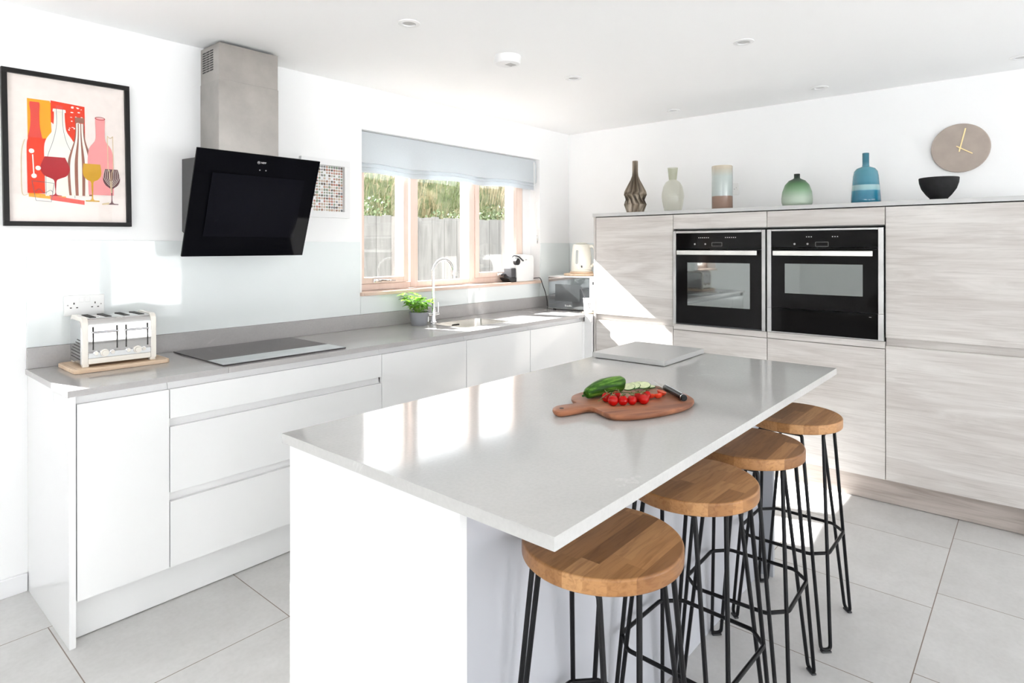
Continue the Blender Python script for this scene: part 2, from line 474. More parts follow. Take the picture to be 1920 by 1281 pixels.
def part(par, name, bm, mat, local=False, label=None, root=None):
    """a child mesh; bm is in world coordinates unless local"""
    if not local:
        r = root or par
        mt = Matrix.Translation(Vector(r.location)) @ Matrix.Rotation(r.rotation_euler.z, 4, 'Z')
        bmesh.ops.transform(bm, matrix=mt.inverted(), verts=bm.verts)
    o = mesh_obj(name, bm, mat); o.parent = par
    if label: o['label'] = label
    return o

def solo(name, bm, mat, label, cat, group=None, base=None, kind=None):
    """a thing that is a single mesh, its origin moved to its base"""
    if base is not None:
        bmesh.ops.translate(bm, vec=-Vector(base), verts=bm.verts)
    o = mesh_obj(name, bm, mat)
    if base is not None: o.location = base
    return setp(o, label, cat, group, kind)

def struct(name, bm, mat, parent=None):
    o = mesh_obj(name, bm, mat)
    if parent: o.parent = parent
    else: o['kind'] = 'structure'
    return o

def copy_tree(o, parent=None):
    c = o.copy(); COL.objects.link(c)
    if parent: c.parent = parent
    for ch in list(o.children): copy_tree(ch, c)
    return c
NB = bmesh.new

# ------------------------------------------------------------------ camera
H = 1.38; F = 1152.65; YAW = .861037; ROLL = -.0013328; CY = 462.99
cam = bpy.data.cameras.new('camera'); co = bpy.data.objects.new('camera', cam); COL.objects.link(co)
fw = Vector((math.sin(YAW), math.cos(YAW), 0)); rt = Vector((math.cos(YAW), -math.sin(YAW), 0)); up = Vector((0, 0, 1))
r2 = math.cos(ROLL) * rt + math.sin(ROLL) * up; u2 = -math.sin(ROLL) * rt + math.cos(ROLL) * up
mt = Matrix((r2, u2, -fw)).transposed().to_4x4(); mt.translation = (0, 0, H)
co.matrix_world = mt
cam.sensor_fit = 'HORIZONTAL'; cam.sensor_width = 36; cam.lens = 36 * F / 1920
cam.shift_x = 0; cam.shift_y = (CY - 640.5) / 1920
cam.clip_start = .02; cam.clip_end = 200
SC.camera = co

def ray(px, py): return fw + (px - 960) / F * r2 - (py - CY) / F * u2
def at(px, py, x=None, y=None, z=None):
    """a measured pixel of the photo turned into a point of the room on one known plane"""
    d = ray(px, py)
    t = x / d.x if x is not None else y / d.y if y is not None else (z - H) / d.z
    return Vector((0, 0, H)) + t * d

YW, XW, ZC = 3.10, 4.37, 2.35
XB, YN = -3.6, -3.2        # far ends of the open-plan room behind the camera

# ------------------------------------------------------------------ the room
b = NB(); box(b, XB - .3, XW + .3, YN - .3, YW + .3, -.12, 0); struct('floor', b, M['floor'])
b = NB(); box(b, XB - .3, XW + .3, YN - .3, YW + .3, ZC, ZC + .15); struct('ceiling', b, M['ceil'])
def wall_x(name, y0, y1, xa, xb, holes):
    """wall running along x with holes (x0,x1,z0,z1)"""
    b = NB(); cur = xa
    for (h0, h1, z0, z1) in sorted(holes):
        box(b, cur, h0, y0, y1, 0, ZC)
        if z0 > 0: box(b, h0, h1, y0, y1, 0, z0)
        if z1 < ZC: box(b, h0, h1, y0, y1, z1, ZC)
        cur = h1
    box(b, cur, xb, y0, y1, 0, ZC)
    return struct(name, b, M['wall'])
WX0, WX1, WZ0, WZ1 = 2.220, 3.957, 1.083, 2.092
W2 = (-.02, .505, 1.083, 2.092)
wall_x('wall_left', YW, YW + .30, XB - .3, XW + .3, [(WX0, WX1, WZ0, WZ1), W2])
wall_x('wall_near', YN - .3, YN, XB - .3, XW + .3, [(-2.6, -.2, .0, 2.12), (.6, 3.75, .0, 2.12)])
b = NB(); box(b, XW, XW + .3, YN, YW, 0, ZC); struct('wall_right', b, M['wall'])
b = NB()
for (y0, y1, z0, z1) in ((YN, -1.5, 0, ZC), (.9, YW, 0, ZC), (-1.5, .9, 0, .35), (-1.5, .9, 2.12, ZC)):
    box(b, XB - .3, XB, y0, y1, z0, z1)
struct('wall_rear', b, M['wall'])
b = NB(); box(b, XB, .6045, YW - .015, YW, 0, .072, .003); struct('baseboard_left', b, M['skirt'])

# kitchen window: pale timber inside, white cladding outside
def window(name, x0, x1, members, fixed, sash, zb, zt, handles, panes):
    w = thing(name, None, None, ((x0 + x1) / 2, 3.22, zb), kind='structure')
    b = NB()
    for (a, c) in members: box(b, a, c, 3.205, 3.244, zb + .024, zt, .002)
    bounds = [(members[k][1], members[k + 1][0]) for k in range(len(members) - 1)]
    for k, (a, c) in enumerate(bounds):
        box(b, a, c, 3.206, 3.244, zb + .024, zb + .064, .002)
        box(b, a, c, 3.206, 3.244, zt - .06, zt, .002)
    part(w, 'window_frame', b, M['pinkwood'])
    for (a, c) in sash:
        b = NB(); st = .042
        for q in ((a, a + st, zb + .066, zt - .06), (c - st, c, zb + .066, zt - .06), (a + st, c - st, zb + .066, zb + .104), (a + st, c - st, zt - .1, zt - .06)):
            box(b, q[0], q[1], 3.195, 3.2435, q[2], q[3], .002)
        part(w, 'sash', b, M['pinkwood'])
    b = NB()
    for (a, c) in members: box(b, a, c, 3.2455, 3.30, zb + .024, zt)
    for (a, c) in bounds:
        box(b, a, c, 3.2455, 3.30, zb + .0, zb + .05); box(b, a, c, 3.2455, 3.30, zt - .05, zt)
    for (a, c) in sash:
        for q in ((a, a + .042, zb + .05, zt - .05), (c - .042, c, zb + .05, zt - .05), (a + .042, c - .042, zb + .05, zb + .088)):
            box(b, q[0], q[1], 3.2455, 3.285, q[2], q[3])
    part(w, 'outer_cladding', b, M['windowwhite'])
    for (a, c, z0) in panes:
        b = NB(); box(b, a, c, 3.258, 3.262, z0, zt - .06); part(w, 'glass_pane', b, M['pane'])
    for hx in handles:
        b = NB(); z = zb + .083
        box(b, hx - .03, hx + .03, 3.183, 3.194, z - .012, z + .012, .004)
        tube(b, [(hx - .012, 3.186, z), (hx - .012, 3.172, z), (hx + .02, 3.168, z + .004), (hx + .13, 3.172, z - .002)], .007, 8, radii=[.008, .009, .008, .005])
        part(w, 'window_handle', b, M['chrome'])
    return w
w1 = window('window_1', WX0, WX1, [(WX0, 2.262), (2.684, 2.750), (3.245, 3.300), (3.79, 3.862)], None,
            [(2.264, 2.661), (3.302, 3.778)], WZ0, WZ1, [2.40, 3.565], [(2.30, 2.625, 1.18), (2.745, 3.25, 1.14), (3.335, 3.74, 1.18)])
b = NB(); box(b, 3.864, WX1, 3.205, 3.30, WZ0 + .024, WZ1); part(w1, 'jamb_lining', b, M['windowwhite'])
b = NB(); box(b, 2.2005, 2.2195, 3.072, 3.0995, 1.0855, 1.1065, .003); box(b, 2.2195, WX1 - .001, 3.072, 3.204, 1.0855, 1.1065, .003)
part(w1, 'window_sill', b, M['sill'])
w2 = window('window_2', W2[0], W2[1], [(W2[0], W2[0] + .05), (.455, .505)], None,
            [], WZ0, WZ1, [], [(W2[0] + .05, .455, 1.14)])
b = NB(); box(b, W2[0] + .001, W2[1] - .001, 3.072, 3.204, 1.0855, 1.1065, .003); part(w2, 'window_sill', b, M['sill'])
b = NB(); box(b, W2[0] + .01, W2[1] - .01, 3.15, 3.17, 1.84, 2.085); part(w2, 'window_blind', b, M['blind'])
# glazed garden doors in the wall behind the camera
for n, (x0, x1, k) in enumerate(((-2.6, -.2, 2), (.6, 3.75, 3))):
    d = thing('door_%d' % (n + 1), None, None, ((x0 + x1) / 2, YN - .15, 0), kind='structure')
    b = NB(); w = (x1 - x0) / k
    for i in range(k):
        a, c = x0 + i * w, x0 + (i + 1) * w
        for q in ((a, a + .07, 0, 2.12), (c - .07, c, 0, 2.12), (a + .07, c - .07, 0, .10), (a + .07, c - .07, 2.04, 2.12)):
            box(b, q[0], q[1], YN - .18, YN - .12, q[2], q[3])
    part(d, 'door_frame', b, M['windowwhite'])
    for i in range(k):
        b = NB(); box(b, x0 + i * w + .065, x0 + (i + 1) * w - .065, YN - .152, YN - .148, .095, 2.045); part(d, 'door_pane', b, M['pane'])
w3 = thing('window_3', None, None, (XB - .15, -.4, .35), kind='structure')
b = NB()
for i in range(3):
    y = -1.5 + i * 1.2
    box(b, XB - .18, XB - .12, max(-1.5, y - .035), min(.9, y + .035), .35, 2.12)
box(b, XB - .18, XB - .12, -1.5, .9, .35, .42); box(b, XB - .18, XB - .12, -1.5, .9, 2.05, 2.12)
part(w3, 'window_frame', b, M['windowwhite'])
b = NB(); box(b, XB - .152, XB - .148, -1.49, .89, .36, 2.11); part(w3, 'glass_pane', b, M['pane'])

# ------------------------------------------------------------------ garden beyond the window
def grassy(name):
    m, nt, out = newmat(name)
    b = principled(nt, out, (.2, .2, .1), .9, 0, .2)
    f, _ = noisefac(nt, nscale=3.5, detail=8, rough=.7, rnd=False)
    nt.links.new(ramp(nt, f, [(.35, (.05, .065, .025)), (.5, (.11, .12, .055)), (.62, (.20, .18, .10))]), b.inputs['Base Color'])
    return m
M['grassbank'] = grassy('rough_grass_bank')
M['drygrass'] = leafmat('dry_grass_blade', (.26, .22, .12), (.38, .33, .20), .15)
M['greengrass'] = leafmat('green_grass_blade', (.09, .12, .04), (.17, .21, .08), .15)
M['hedgeleaf'] = leafmat('hedge_leaf', (.05, .08, .025), (.12, .155, .06), .05)
M['fence'] = wood('weathered_fence_timber', (.135, .131, .122), (.085, .083, .077), 'z', .9, .5)
b = NB(); box(b, -30, 30, YW + .31, 40, -.4, -.12); struct('garden_ground', b, plain('garden_soil', (.16, .15, .10), .95, var=.2, nscale=20))
b = NB(); box(b, -30, 30, -40, YN - .31, -.4, -.12); box(b, -40, XB - .31, YN - .31, YW + .31, -.4, -.12)
struct('ground', b, plain('pale_bounce_ground', (.74, .74, .735), .95, var=.1, nscale=40))  # unseen ground, made this pale to bounce sunlight onto the ceiling
b = NB(); x = -2.4; k = 0
while x < 12:
    wd = .098; zt = 1.70 + random.uniform(-.012, .012)
    yo = 0 if k % 2 else .004
    box(b, x, x + wd, 5.0 + yo, 5.018 + yo, -.11, zt)
    x += wd - random.uniform(.001, .012); k += 1
fen = thing('garden_fence', 'weathered grey vertical board fence outside the kitchen window', 'fence', (5, 5.02, -.12))
part(fen, 'boards', b, M['fence'])
b = NB()
for z in (.3, 1.4): box(b, -2.4, 12, 5.034, 5.075, z, z + .08)
part(fen, 'rail', b, M['fence'])
# grass bank behind it
b = NB(); nx, ny = 90, 26; V = []
def bank(x, y):
    s = min(1, max(0, (y - 5.25) / 2.2))
    return -.15 + 2.35 * (s * s * (3 - 2 * s)) + .28 * (y - 5.25) * .5 + .22 * noise.noise((x * .9, y * 1.1, 0)) + .07 * noise.noise((x * 4, y * 4, 3))
for i in range(nx + 1):
    V.append([b.verts.new((-5 + 22 * i / nx, 5.25 + 6 * j / ny, bank(-5 + 22 * i / nx, 5.25 + 6 * j / ny))) for j in range(ny + 1)])
for i in range(nx):
    for j in range(ny): b.faces.new((V[i][j], V[i + 1][j], V[i + 1][j + 1], V[i][j + 1]))
gb = mesh_obj('grass_bank', b, M['grassbank']); setp(gb, 'rough grassy bank rising behind the garden fence', 'grass bank', kind='stuff')
b = NB()
for k in range(9000):
    x = random.uniform(1.5, 9.5); y = random.uniform(5.9, 8.2); z = bank(x, y)
    clump = noise.noise((x * 1.1, y * 1.0, 7))
    l = random.uniform(.12, .30) + .18 * max(0, clump); a = random.uniform(0, 2 * PI)
    dx, dy = math.cos(a) * l * .35, -abs(math.sin(a)) * l * .55
    wv = Vector((math.sin(a), -math.cos(a), 0)) * .008
    p = Vector((x, y, z - .02)); q = p + Vector((dx * .4, dy * .3, l * .7)); r = p + Vector((dx, dy, l * (.75 if clump > 0 else 1)))
    f1 = b.faces.new([b.verts.new(v) for v in (p - wv, p + wv, q + wv * .7, q - wv * .7)])
    f2 = b.faces.new([b.verts.new(v) for v in (q - wv * .7, q + wv * .7, r)])
    mi = 0 if clump + random.uniform(-.35, .35) > .0 else 1
    f1.material_index = f2.material_index = mi
o = mesh_obj('long_grass', b, [M['drygrass'], M['greengrass']]); o.parent = gb; o['kind'] = 'stuff'
b = NB()
for k in range(9000):
    x = random.uniform(2.6, 9.6); y = random.uniform(5.4, 6.0)
    h = 1.86 + .22 * noise.noise((x * 1.3, 0, 2)) + .12 * noise.noise((x * 4, 1, 2)) - (.35 if 4.3 < x < 5.2 else 0)
    z = random.uniform(1.2, h)
    n = Vector((random.gauss(0, 1), random.gauss(-.6, 1), random.gauss(.4, 1))).normalized()
    u = n.orthogonal().normalized(); v = n.cross(u); s = random.uniform(.016, .034); p = Vector((x, y, z))
    b.faces.new([b.verts.new(p + s * w) for w in (u, v * .6, -u, -v * .6)])
o = mesh_obj('hedge', b, M['hedgeleaf']); setp(o, 'leafy green hedge growing just behind the fence', 'hedge', kind='stuff')

# ------------------------------------------------------------------ left run of units
DY = 2.5195                     # door face
CH = dict(z0=.838, z1=.8665)
b = NB(); box(b, .6067, .6268, DY, YW - .002, .0, .8668, .0012)
solo('end_panel', b, M['gloss'], 'white gloss end panel closing the window-wall units at the picture end', 'panel', base=(.617, 2.8, 0))
def base_unit(name, label, cat, x0, x1, fronts, kindname, group=None):
    t = thing(name, label, cat, ((x0 + x1) / 2, 2.8, .16), group=group)
    b = NB(); box(b, x0 + .001, x1 - .001, 2.555, YW - .004, .158, .7006); box(b, x0 + .001, x1 - .001, 2.5705, YW - .2, .7003, .865) if name != 'sink_cabinet' else box(b, x0 + .001, x1 - .001, 2.5705, 2.60, .7003, .865)
    part(t, 'carcass', b, M['carcass'])
    for (z0, z1) in fronts:
        b = NB(); box(b, x0 + .0016, x1 - .0016, DY, DY + .020, z0, z1, .0012); part(t, kindname, b, M['gloss'])
        # finger-pull channel above the front
    for (z0, z1) in [(.838, .8662)] + ([(f[1], g[0]) for f, g in zip(fronts[1:], fronts)] if len(fronts) > 1 else []):
        b = NB()
        prism(b, [(2.5402, z0 - .018), (2.5402, z0 + .001), (2.5485, z1 - .004), (2.5485, z1), (2.5535, z1), (2.5535, z0 - .018)], x0 + .0008, x1 - .0008,
              mtx=Matrix(((0, 0, 1, 0), (1, 0, 0, 0), (0, 1, 0, 0), (0, 0, 0, 1))))
        part(t, 'handle_channel', b, M['satin'])
    return t
base_unit('base_cabinet', 'white gloss narrow single door cabinet under the toaster', 'cabinet', .6285, .9277, [(.156, .837)], 'door')
base_unit('drawer_unit', 'wide white gloss three-drawer unit under the hob', 'drawers', .9277, 1.924, [(.7255, .837), (.4425, .693), (.156, .4075)], 'drawer')
base_unit('dishwasher_cabinet', 'white gloss door unit between the drawers and the sink unit', 'cabinet', 1.924, 2.528, [(.156, .837)], 'door')
base_unit('sink_cabinet', 'white gloss door unit beneath the sink', 'cabinet', 2.528, 3.1155, [(.156, .837)], 'door')
base_unit('corner_cabinet', 'white gloss door unit in the corner next to the tall grey wood units', 'cabinet', 3.1155, 3.716, [(.156, .837)], 'door')
b = NB(); box(b, 3.718, 3.762, 2.5205, 2.54, .003, .835, .001); box(b, 3.7455, 3.762, 2.4575, 2.5203, .003, .835, .001); box(b, 3.718, 3.764, 2.5415, 2.56, .003, .866); box(b, 3.7225, 3.762, 2.4575, 2.5058, .8355, .8885, .001)
solo('corner_post', b, M['satin'], 'slim white corner filler post between the white units and tall wood units', 'filler panel', base=(3.75, 2.53, 0))
b = NB(); box(b, .6275, 3.7165, 2.576, 2.59, .004, .1545, .001)
solo('plinth', b, M['gloss'], 'long white gloss plinth under the window-wall units', 'plinth', base=(2.2, 2.58, 0))

# worktop and upstand
SK = (2.625, 3.045, 2.645, 2.925)
t = thing('worktop', 'grey quartz worktop running along the window wall with sink cut-out', 'worktop', (2.4, 2.8, .868))
b = NB(); box(b, .600, 1.1466, 2.507, YW - .001, .868, .8905, .0015)
ring_slab(b, 1.1472, XW - .001, 2.507, YW - .001, *SK, .868, .8905)
part(t, 'slab', b, M['quartz'])
b = NB(); box(b, .603, XW - .02, YW - .020, YW - .001, .8908, .975, .001); box(b, XW - .0195, XW - .001, 2.56, YW - .0005, .8908, .975, .001)
part(t, 'upstand', b, M['quartz'])

# splashback glass
GY = YW - .008
def splash(label, boxes, base):
    b = NB()
    for q in boxes: box(b, *q, .0008)
    solo('glass_splashback', b, M['splash'], label, 'splashback', base=base)
splash('tall white glass splashback behind the hob and toaster', [(.603, 2.2035, GY, YW - .001, .9755, 1.4105)], (1.4, 3.095, .976))
splash('low white glass splashback strip under the window sill', [(2.2055, 3.9475, GY, YW - .001, .9755, 1.0845)], (3.0, 3.095, .976))
splash('white glass splashback beside the window above the cable', [(3.9575, XW - .009, GY, YW - .001, .9755, 1.4105)], (4.15, 3.095, .976))
splash('white glass splashback behind the kettle and microwave', [(XW - .008, XW - .001, 2.458, YW - .009, .9755, 1.4105)], (4.366, 2.75, .976))

# ------------------------------------------------------------------ tall units
TX = 3.765
b = NB(); box(b, TX, XW - .002, 2.4365, 2.4545, 0, 1.5945, .001)
solo('end_panel', b, M['ash_edge'], 'tall grey wood end panel beside the microwave corner', 'panel', base=(4.0, 2.445, 0))
def ash_front(t, name, y0, y1, z0, z1):
    b = NB(); box(b, TX, TX + .019, y0 + .0018, y1 - .0018, z0, z1, .001); return part(t, name, b, M['ash'])
def ash_channel(t, y0, y1, z0, z1):
    b = NB(); box(b, TX + .021, TX + .025, y0 + .001, y1 - .001, z0 - .02, z1 + .02); part(t, 'handle_channel', b, M['ash'])
def tall_carcass(t, y0, y1, spans):
    for (z0, z1) in spans:
        b = NB(); box(b, TX + .040, XW - .003, y0 + .001, y1 - .001, z0, z1); part(t, 'carcass', b, M['carcass'])
def tall_cab(label, y0, y1):
    t = thing('tall_cabinet', label, 'cabinet', (4.05, (y0 + y1) / 2, .14))
    tall_carcass(t, y0, y1, [(.141, 1.592)])
    ash_front(t, 'upper_door', y0, y1, .8965, 1.5895); ash_front(t, 'lower_door', y0, y1, .140, .853)
    ash_channel(t, y0, y1, .853, .8965)
tall_cab('two-door grey wood cabinet between the microwave corner and first oven', 1.835, 2.4355)
tall_cab('two-door grey wood tall cabinet under the clock', .0224, .6235)
def oven_unit(label, y0, y1):
    t = thing('oven_housing', label, 'cabinet', (4.05, (y0 + y1) / 2, .14))
    tall_carcass(t, y0, y1, [(.141, .85), (1.49, 1.592)])
    ash_front(t, 'top_flap', y0, y1, 1.4955, 1.5895); ash_front(t, 'filler_rail', y0, y1, .837, .8725); ash_front(t, 'lower_drawer', y0, y1, .140, .8335)
oven_unit('grey wood housing around the single oven with cylinder vase above', 1.2335, 1.835)
oven_unit('grey wood housing around the compact oven and warming drawer', .6235, 1.2335)
b = NB(); box(b, TX, XW - .002, .003, .0210, 0, 1.5945, .001)
solo('end_panel', b, M['ash_edge'], 'tall grey wood end panel at the clock end of tall units', 'panel', base=(4.0, .01, 0))
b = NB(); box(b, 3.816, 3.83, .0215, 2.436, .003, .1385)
solo('plinth', b, pale_wood('shaded_ash_laminate', 'y', (.50, .445, .41), (.36, .31, .275)), 'grey wood plinth along the floor under the tall units', 'plinth', base=(3.82, 1.2, 0))  # same ash as the doors, with the floor-level shade put into its colour
b = NB(); box(b, 3.757, XW - .001, .0, 2.4585, 1.5952, 1.6188, .001)
solo('top_slab', b, M['topslab'], 'pale grey slab shelf capping the tall units under the vases', 'shelf', base=(4.05, 1.2, 1.595))

# ovens
def text_on(t, name, s, size, y, z, x, mat='lettering'):
    b = NB(); text_mesh(b, s, size, Matrix.Translation((x, y, z)) @ FACE_NX); return part(t, name, b, M[mat])
def make_oven(t, yl, yr, side, zc0, zc1, zd0, zh, win, icons, nbtn):
    """yl > yr; side = (outer left, outer right)"""
    fx = TX - .008
    for (a, c) in ((side[0], yl), (yr, side[1])):
        b = NB(); box(b, fx - .003, TX + .03, min(a, c) + .0008, max(a, c) - .0008, zd0, 1.481, .001); part(t, 'side_trim', b, M['steel_pale'])
    b = NB(); box(b, fx - .003, TX + .03, yr + .0005, yl - .0005, zc1 + .0005, 1.481, .001); part(t, 'top_trim', b, M['steel_pale'])
    b = NB(); box(b, fx, TX + .03, yr + .0008, yl - .0008, zc0, zc1, .001); cp = part(t, 'control_panel', b, M['oven_black'])
    b = NB(); y, z, w, h = icons
    for q in ((w, .0012, 0, h / 2), (w, .0012, 0, -h / 2), (.0012, h, w / 2, 0), (.0012, h, -w / 2, 0)):
        box(b, fx - .0009, fx - .0002, y + q[2] - q[0] / 2, y + q[2] + q[0] / 2, z + q[3] - q[1] / 2, z + q[3] + q[1] / 2)
    c = part(cp, 'display', b, M['lettergrey'], root=t)
    for k in range(nbtn):
        for sg in (1, -1):
            b = NB(); yy = y + sg * (.055 + .0125 * k)
            box(b, fx - .0009, fx - .0002, yy - .0028, yy + .0028, z + .040, z + .0445)
            part(cp, 'touch_icon', b, M['lettering'], root=t)
    for yy in (y + .075, y + .145):
        b = NB(); cyl(b, (fx - .0009, yy, z + .002), (fx - .0002, yy, z + .002), .0055, 16)
        part(cp, 'touch_button', b, M['lettergrey'], root=t)
    text_on(cp, 'lettering', 'NEFF', .011, y, z + .027, fx - .0007, 'lettergrey').matrix_local
    return fx
def fix(o, t):   # text on a sub-part: relative to the thing's root
    pass
def oven_door(t, yl, yr, z0, z1, win, hz, fx):
    y0, y1, w0, w1 = win
    b = NB()
    box(b, fx, TX + .03, yr + .0008, yl - .0008, z0, w0); box(b, fx, TX + .03, yr + .0008, yl - .0008, w1, z1)
    box(b, fx, TX + .03, yr + .0008, y0, w0, w1); box(b, fx, TX + .03, y1, yl - .0008, w0, w1)
    d = part(t, 'door', b, M['oven_black'])
    b = NB(); box(b, fx + .0005, fx + .004, y0, y1, w0, w1); part(d, 'window', b, M['ovenpane'], root=t)
    hl, hr = hz[2], hz[3]
    b = NB(); box(b, fx - .040, fx - .031, hr, hl, hz[0], hz[1], .0015)
    for yy in (hr + .03, hl - .03): box(b, fx - .031, fx, yy - .008, yy + .008, hz[0] + .004, hz[1] - .004)
    part(d, 'handle', b, M['steel_h'], root=t)
def ovenpane():
    m, nt, out = newmat('oven_window_glass')
    b = principled(nt, out, (.03, .032, .033), .04, 0, .5)
    g = nt.nodes.new('ShaderNodeBsdfGlossy'); g.inputs[0].default_value = (.62, .66, .64, 1); g.inputs['Roughness'].default_value = .03
    mx = nt.nodes.new('ShaderNodeMixShader'); mx.inputs[0].default_value = .35
    nt.links.new(b.outputs[0], mx.inputs[1]); nt.links.new(g.outputs[0], mx.inputs[2]); nt.links.new(mx.outputs[0], out.inputs[0])
    return m
M['ovenpane'] = ovenpane()
t = thing('oven', 'built-in black glass single oven with tall window, nearer the corner', 'oven', (TX, 1.535, .876))
fx = make_oven(t, 1.809, 1.2622, (1.8312, 1.2395), 1.3645, 1.4662, .8755, 0, None, (1.536, 1.394, .064, .022), 6)
oven_door(t, 1.809, 1.2622, .8835, 1.3595, (1.3318, 1.7325, 1.001, 1.2775), (1.328, 1.3555, 1.788, 1.279), fx)
b = NB(); box(b, fx - .003, TX + .02, 1.2630, 1.8082, .8755, .8815); part(t, 'bottom_trim', b, M['softblack'])
t = thing('compact_oven', 'built-in black glass compact oven with short wide window', 'oven', (TX, .93, 1.02))
fx = make_oven(t, 1.2055, .6553, (1.2308, .6286), 1.374, 1.4702, 1.0195, 0, None, (.931, 1.3925, .066, .024), 3)
oven_door(t, 1.2055, .6553, 1.0200, 1.3685, (.728, 1.1303, 1.108, 1.2805), (1.3275, 1.355, 1.186, .675), fx)
t = thing('warming_drawer', 'black glass warming drawer directly under the compact oven', 'drawer', (TX, .93, .876))
b = NB(); box(b, fx, TX + .03, .6561, 1.2047, .8815, 1.0175, .001); part(t, 'drawer_front', b, M['oven_black'])
for (a, c) in ((1.2056, 1.2302), (.6292, .6552)):
    b = NB(); box(b, fx - .003, TX + .03, a, c, .8755, 1.0182, .001); part(t, 'side_trim', b, M['steel_pale'])
b = NB(); box(b, fx - .004, TX + .02, .6561, 1.2047, .8755, .8812); part(t, 'bottom_trim', b, M['steel_pale'])
b = NB(); box(b, fx - .0008, fx - .0002, .687, .698, .998, 1.0005); part(t, 'indicator', b, M['lettergrey'])

# ------------------------------------------------------------------ island
IX0, IX1, IY0, IY1 = .824, 2.702, .615, 1.500
b = NB(); box(b, IX0, IX1, IY0, IY1, .8695, .8950, .0018)
solo('island_worktop', b, M['quartz_isl'], 'pale grey quartz top of the island with breakfast overhang', 'worktop', base=(1.76, 1.06, .8695))
b = NB(); box(b, .8345, .8545, .851, 1.479, .0, .869, .001)
solo('end_panel', b, M['gloss'], 'white gloss end panel of the island facing the camera', 'panel', base=(.845, 1.16, 0))
b = NB(); box(b, 2.650, 2.670, .845, 1.479, .0, .869, .001)
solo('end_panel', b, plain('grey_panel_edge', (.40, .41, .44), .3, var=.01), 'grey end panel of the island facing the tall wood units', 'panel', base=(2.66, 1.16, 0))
b = NB(); box(b, .8548, 2.6497, .899, .911, .0, .869, .0005)
solo('back_panel', b, M['greypanel'], 'pale grey island back panel behind the bar stools', 'panel', base=(1.75, .9, 0))
for k in range(3):
    x0 = .856 + k * .598; x1 = x0 + .5975
    t = thing('island_cabinet', ('white gloss island cabinet at the camera end facing the hob', 'white gloss middle cabinet of the island facing the window wall', 'white gloss island cabinet at the oven end facing the sink')[k], 'cabinet', ((x0 + x1) / 2, 1.2, .15), group='white gloss island cabinets')
    b = NB(); box(b, x0 + .001, x1 - .001, .9125, 1.43, .152, .8665); part(t, 'carcass', b, M['carcass'])
    b = NB(); box(b, x0 + .0016, x1 - .0016, 1.459, 1.478, .156, .837, .001); part(t, 'door', b, M['gloss'])
    b = NB(); box(b, x0 + .001, x1 - .001, 1.432, 1.442, .82, .8665); part(t, 'handle_channel', b, M['satin'])
b = NB(); box(b, .8555, 2.649, 1.41, 1.425, .003, .150); solo('plinth', b, M['gloss'], 'white plinth along the island on the window side', 'plinth', base=(1.75, 1.42, 0))
# grey slab lying on the island
b = NB(); box(b, -.1985, .1985, -.171, .171, 0, .0205, .0008)
o = mesh_obj('stone_slab', b, plain('grey_slab_laminate', (.50, .50, .495), .3, var=.02)); o.location = (2.4735, 1.3215, .8978); o.rotation_euler.z = R(.8)
setp(o, 'square pale grey slab lying at the oven end of the island', 'slab')
b = NB(); box(b, -.188, .188, -.161, .161, 0, .0026)
p = mesh_obj('slab_shadow_gap', b, M['gap']); p.parent = o; p.location = (0, 0, -.00265)  # dark inset sheet, painted in for the shadow line under the slab

# ------------------------------------------------------------------ bar stools
def make_stool():
    t = thing('bar_stool', 'x', 'bar stool', group='oak and black wire bar stools along the island')
    b = NB(); prism(b, [(.172 * math.cos(2 * PI * k / 72), .172 * math.sin(2 * PI * k / 72)) for k in range(72)], .722, .756, .005, 3)
    part(t, 'seat', b, M['oak'], True)
    r = .0060; zt = .7150; d = .125; a = .072
    for k in range(4):
        b = NB(); m = Matrix.Rotation(PI / 2 * k, 4, 'Z')
        tube(b, [m @ Vector(p) for p in ((d + .003, -a + .022, zt), (d + .003, a - .022, zt))], r, 8)
        box(b, d - .012, d + .018, -.014, .014, zt + .0045, .7218, mtx=m)
        part(t, 'seat_bracket', b, M['blackmetal'], True)
    fo, fi = .167, .143
    for k in range(4):
        m = Matrix.Rotation(PI / 2 * k, 4, 'Z')
        b = NB()
        pts = [(d + .003, a - .022, zt), (d + .003, a, zt), (fo, fi, .0075), (fi, fo, .0075), (a, d + .003, zt), (a - .022, d + .003, zt)]
        tube(b, [m @ v for v in arc_pts(pts, .016, 5)], r, 9)
        lg = part(t, 'leg', b, M['blackmetal'], True)
        b = NB(); mm = m @ Matrix.Translation((.1555, .1555, 0)) @ Matrix.Rotation(-PI / 4, 4, 'Z')
        box(b, -.017, .017, -.008, .008, .0, .0062, .002, mtx=mm @ Matrix.Rotation(0, 4, 'Z'))
        part(lg, 'foot_pad', b, M['black'], True)
    b = NB(); v = []
    for k in range(4):
        m = Matrix.Rotation(PI / 2 * k, 4, 'Z')
        for p in ((.146 + .008, .104, .317), (.104, .146 + .008, .317)): v.append(m @ Vector(p))
    pts = []
    for i in range(8):
        aa, bb, cc = v[i - 1], v[i], v[(i + 1) % 8]
        for s in (-1, 0, 1):
            u = (aa - bb).normalized() * .008 if s < 0 else (cc - bb).normalized() * .008 if s > 0 else (((aa - bb).normalized() + (cc - bb).normalized()) * .002)
            pts.append(bb + u)
    tube(b, pts, .0058, 9, closed=True)
    part(t, 'footrest_ring', b, M['blackmetal'], True)
    return t
st0 = make_stool()
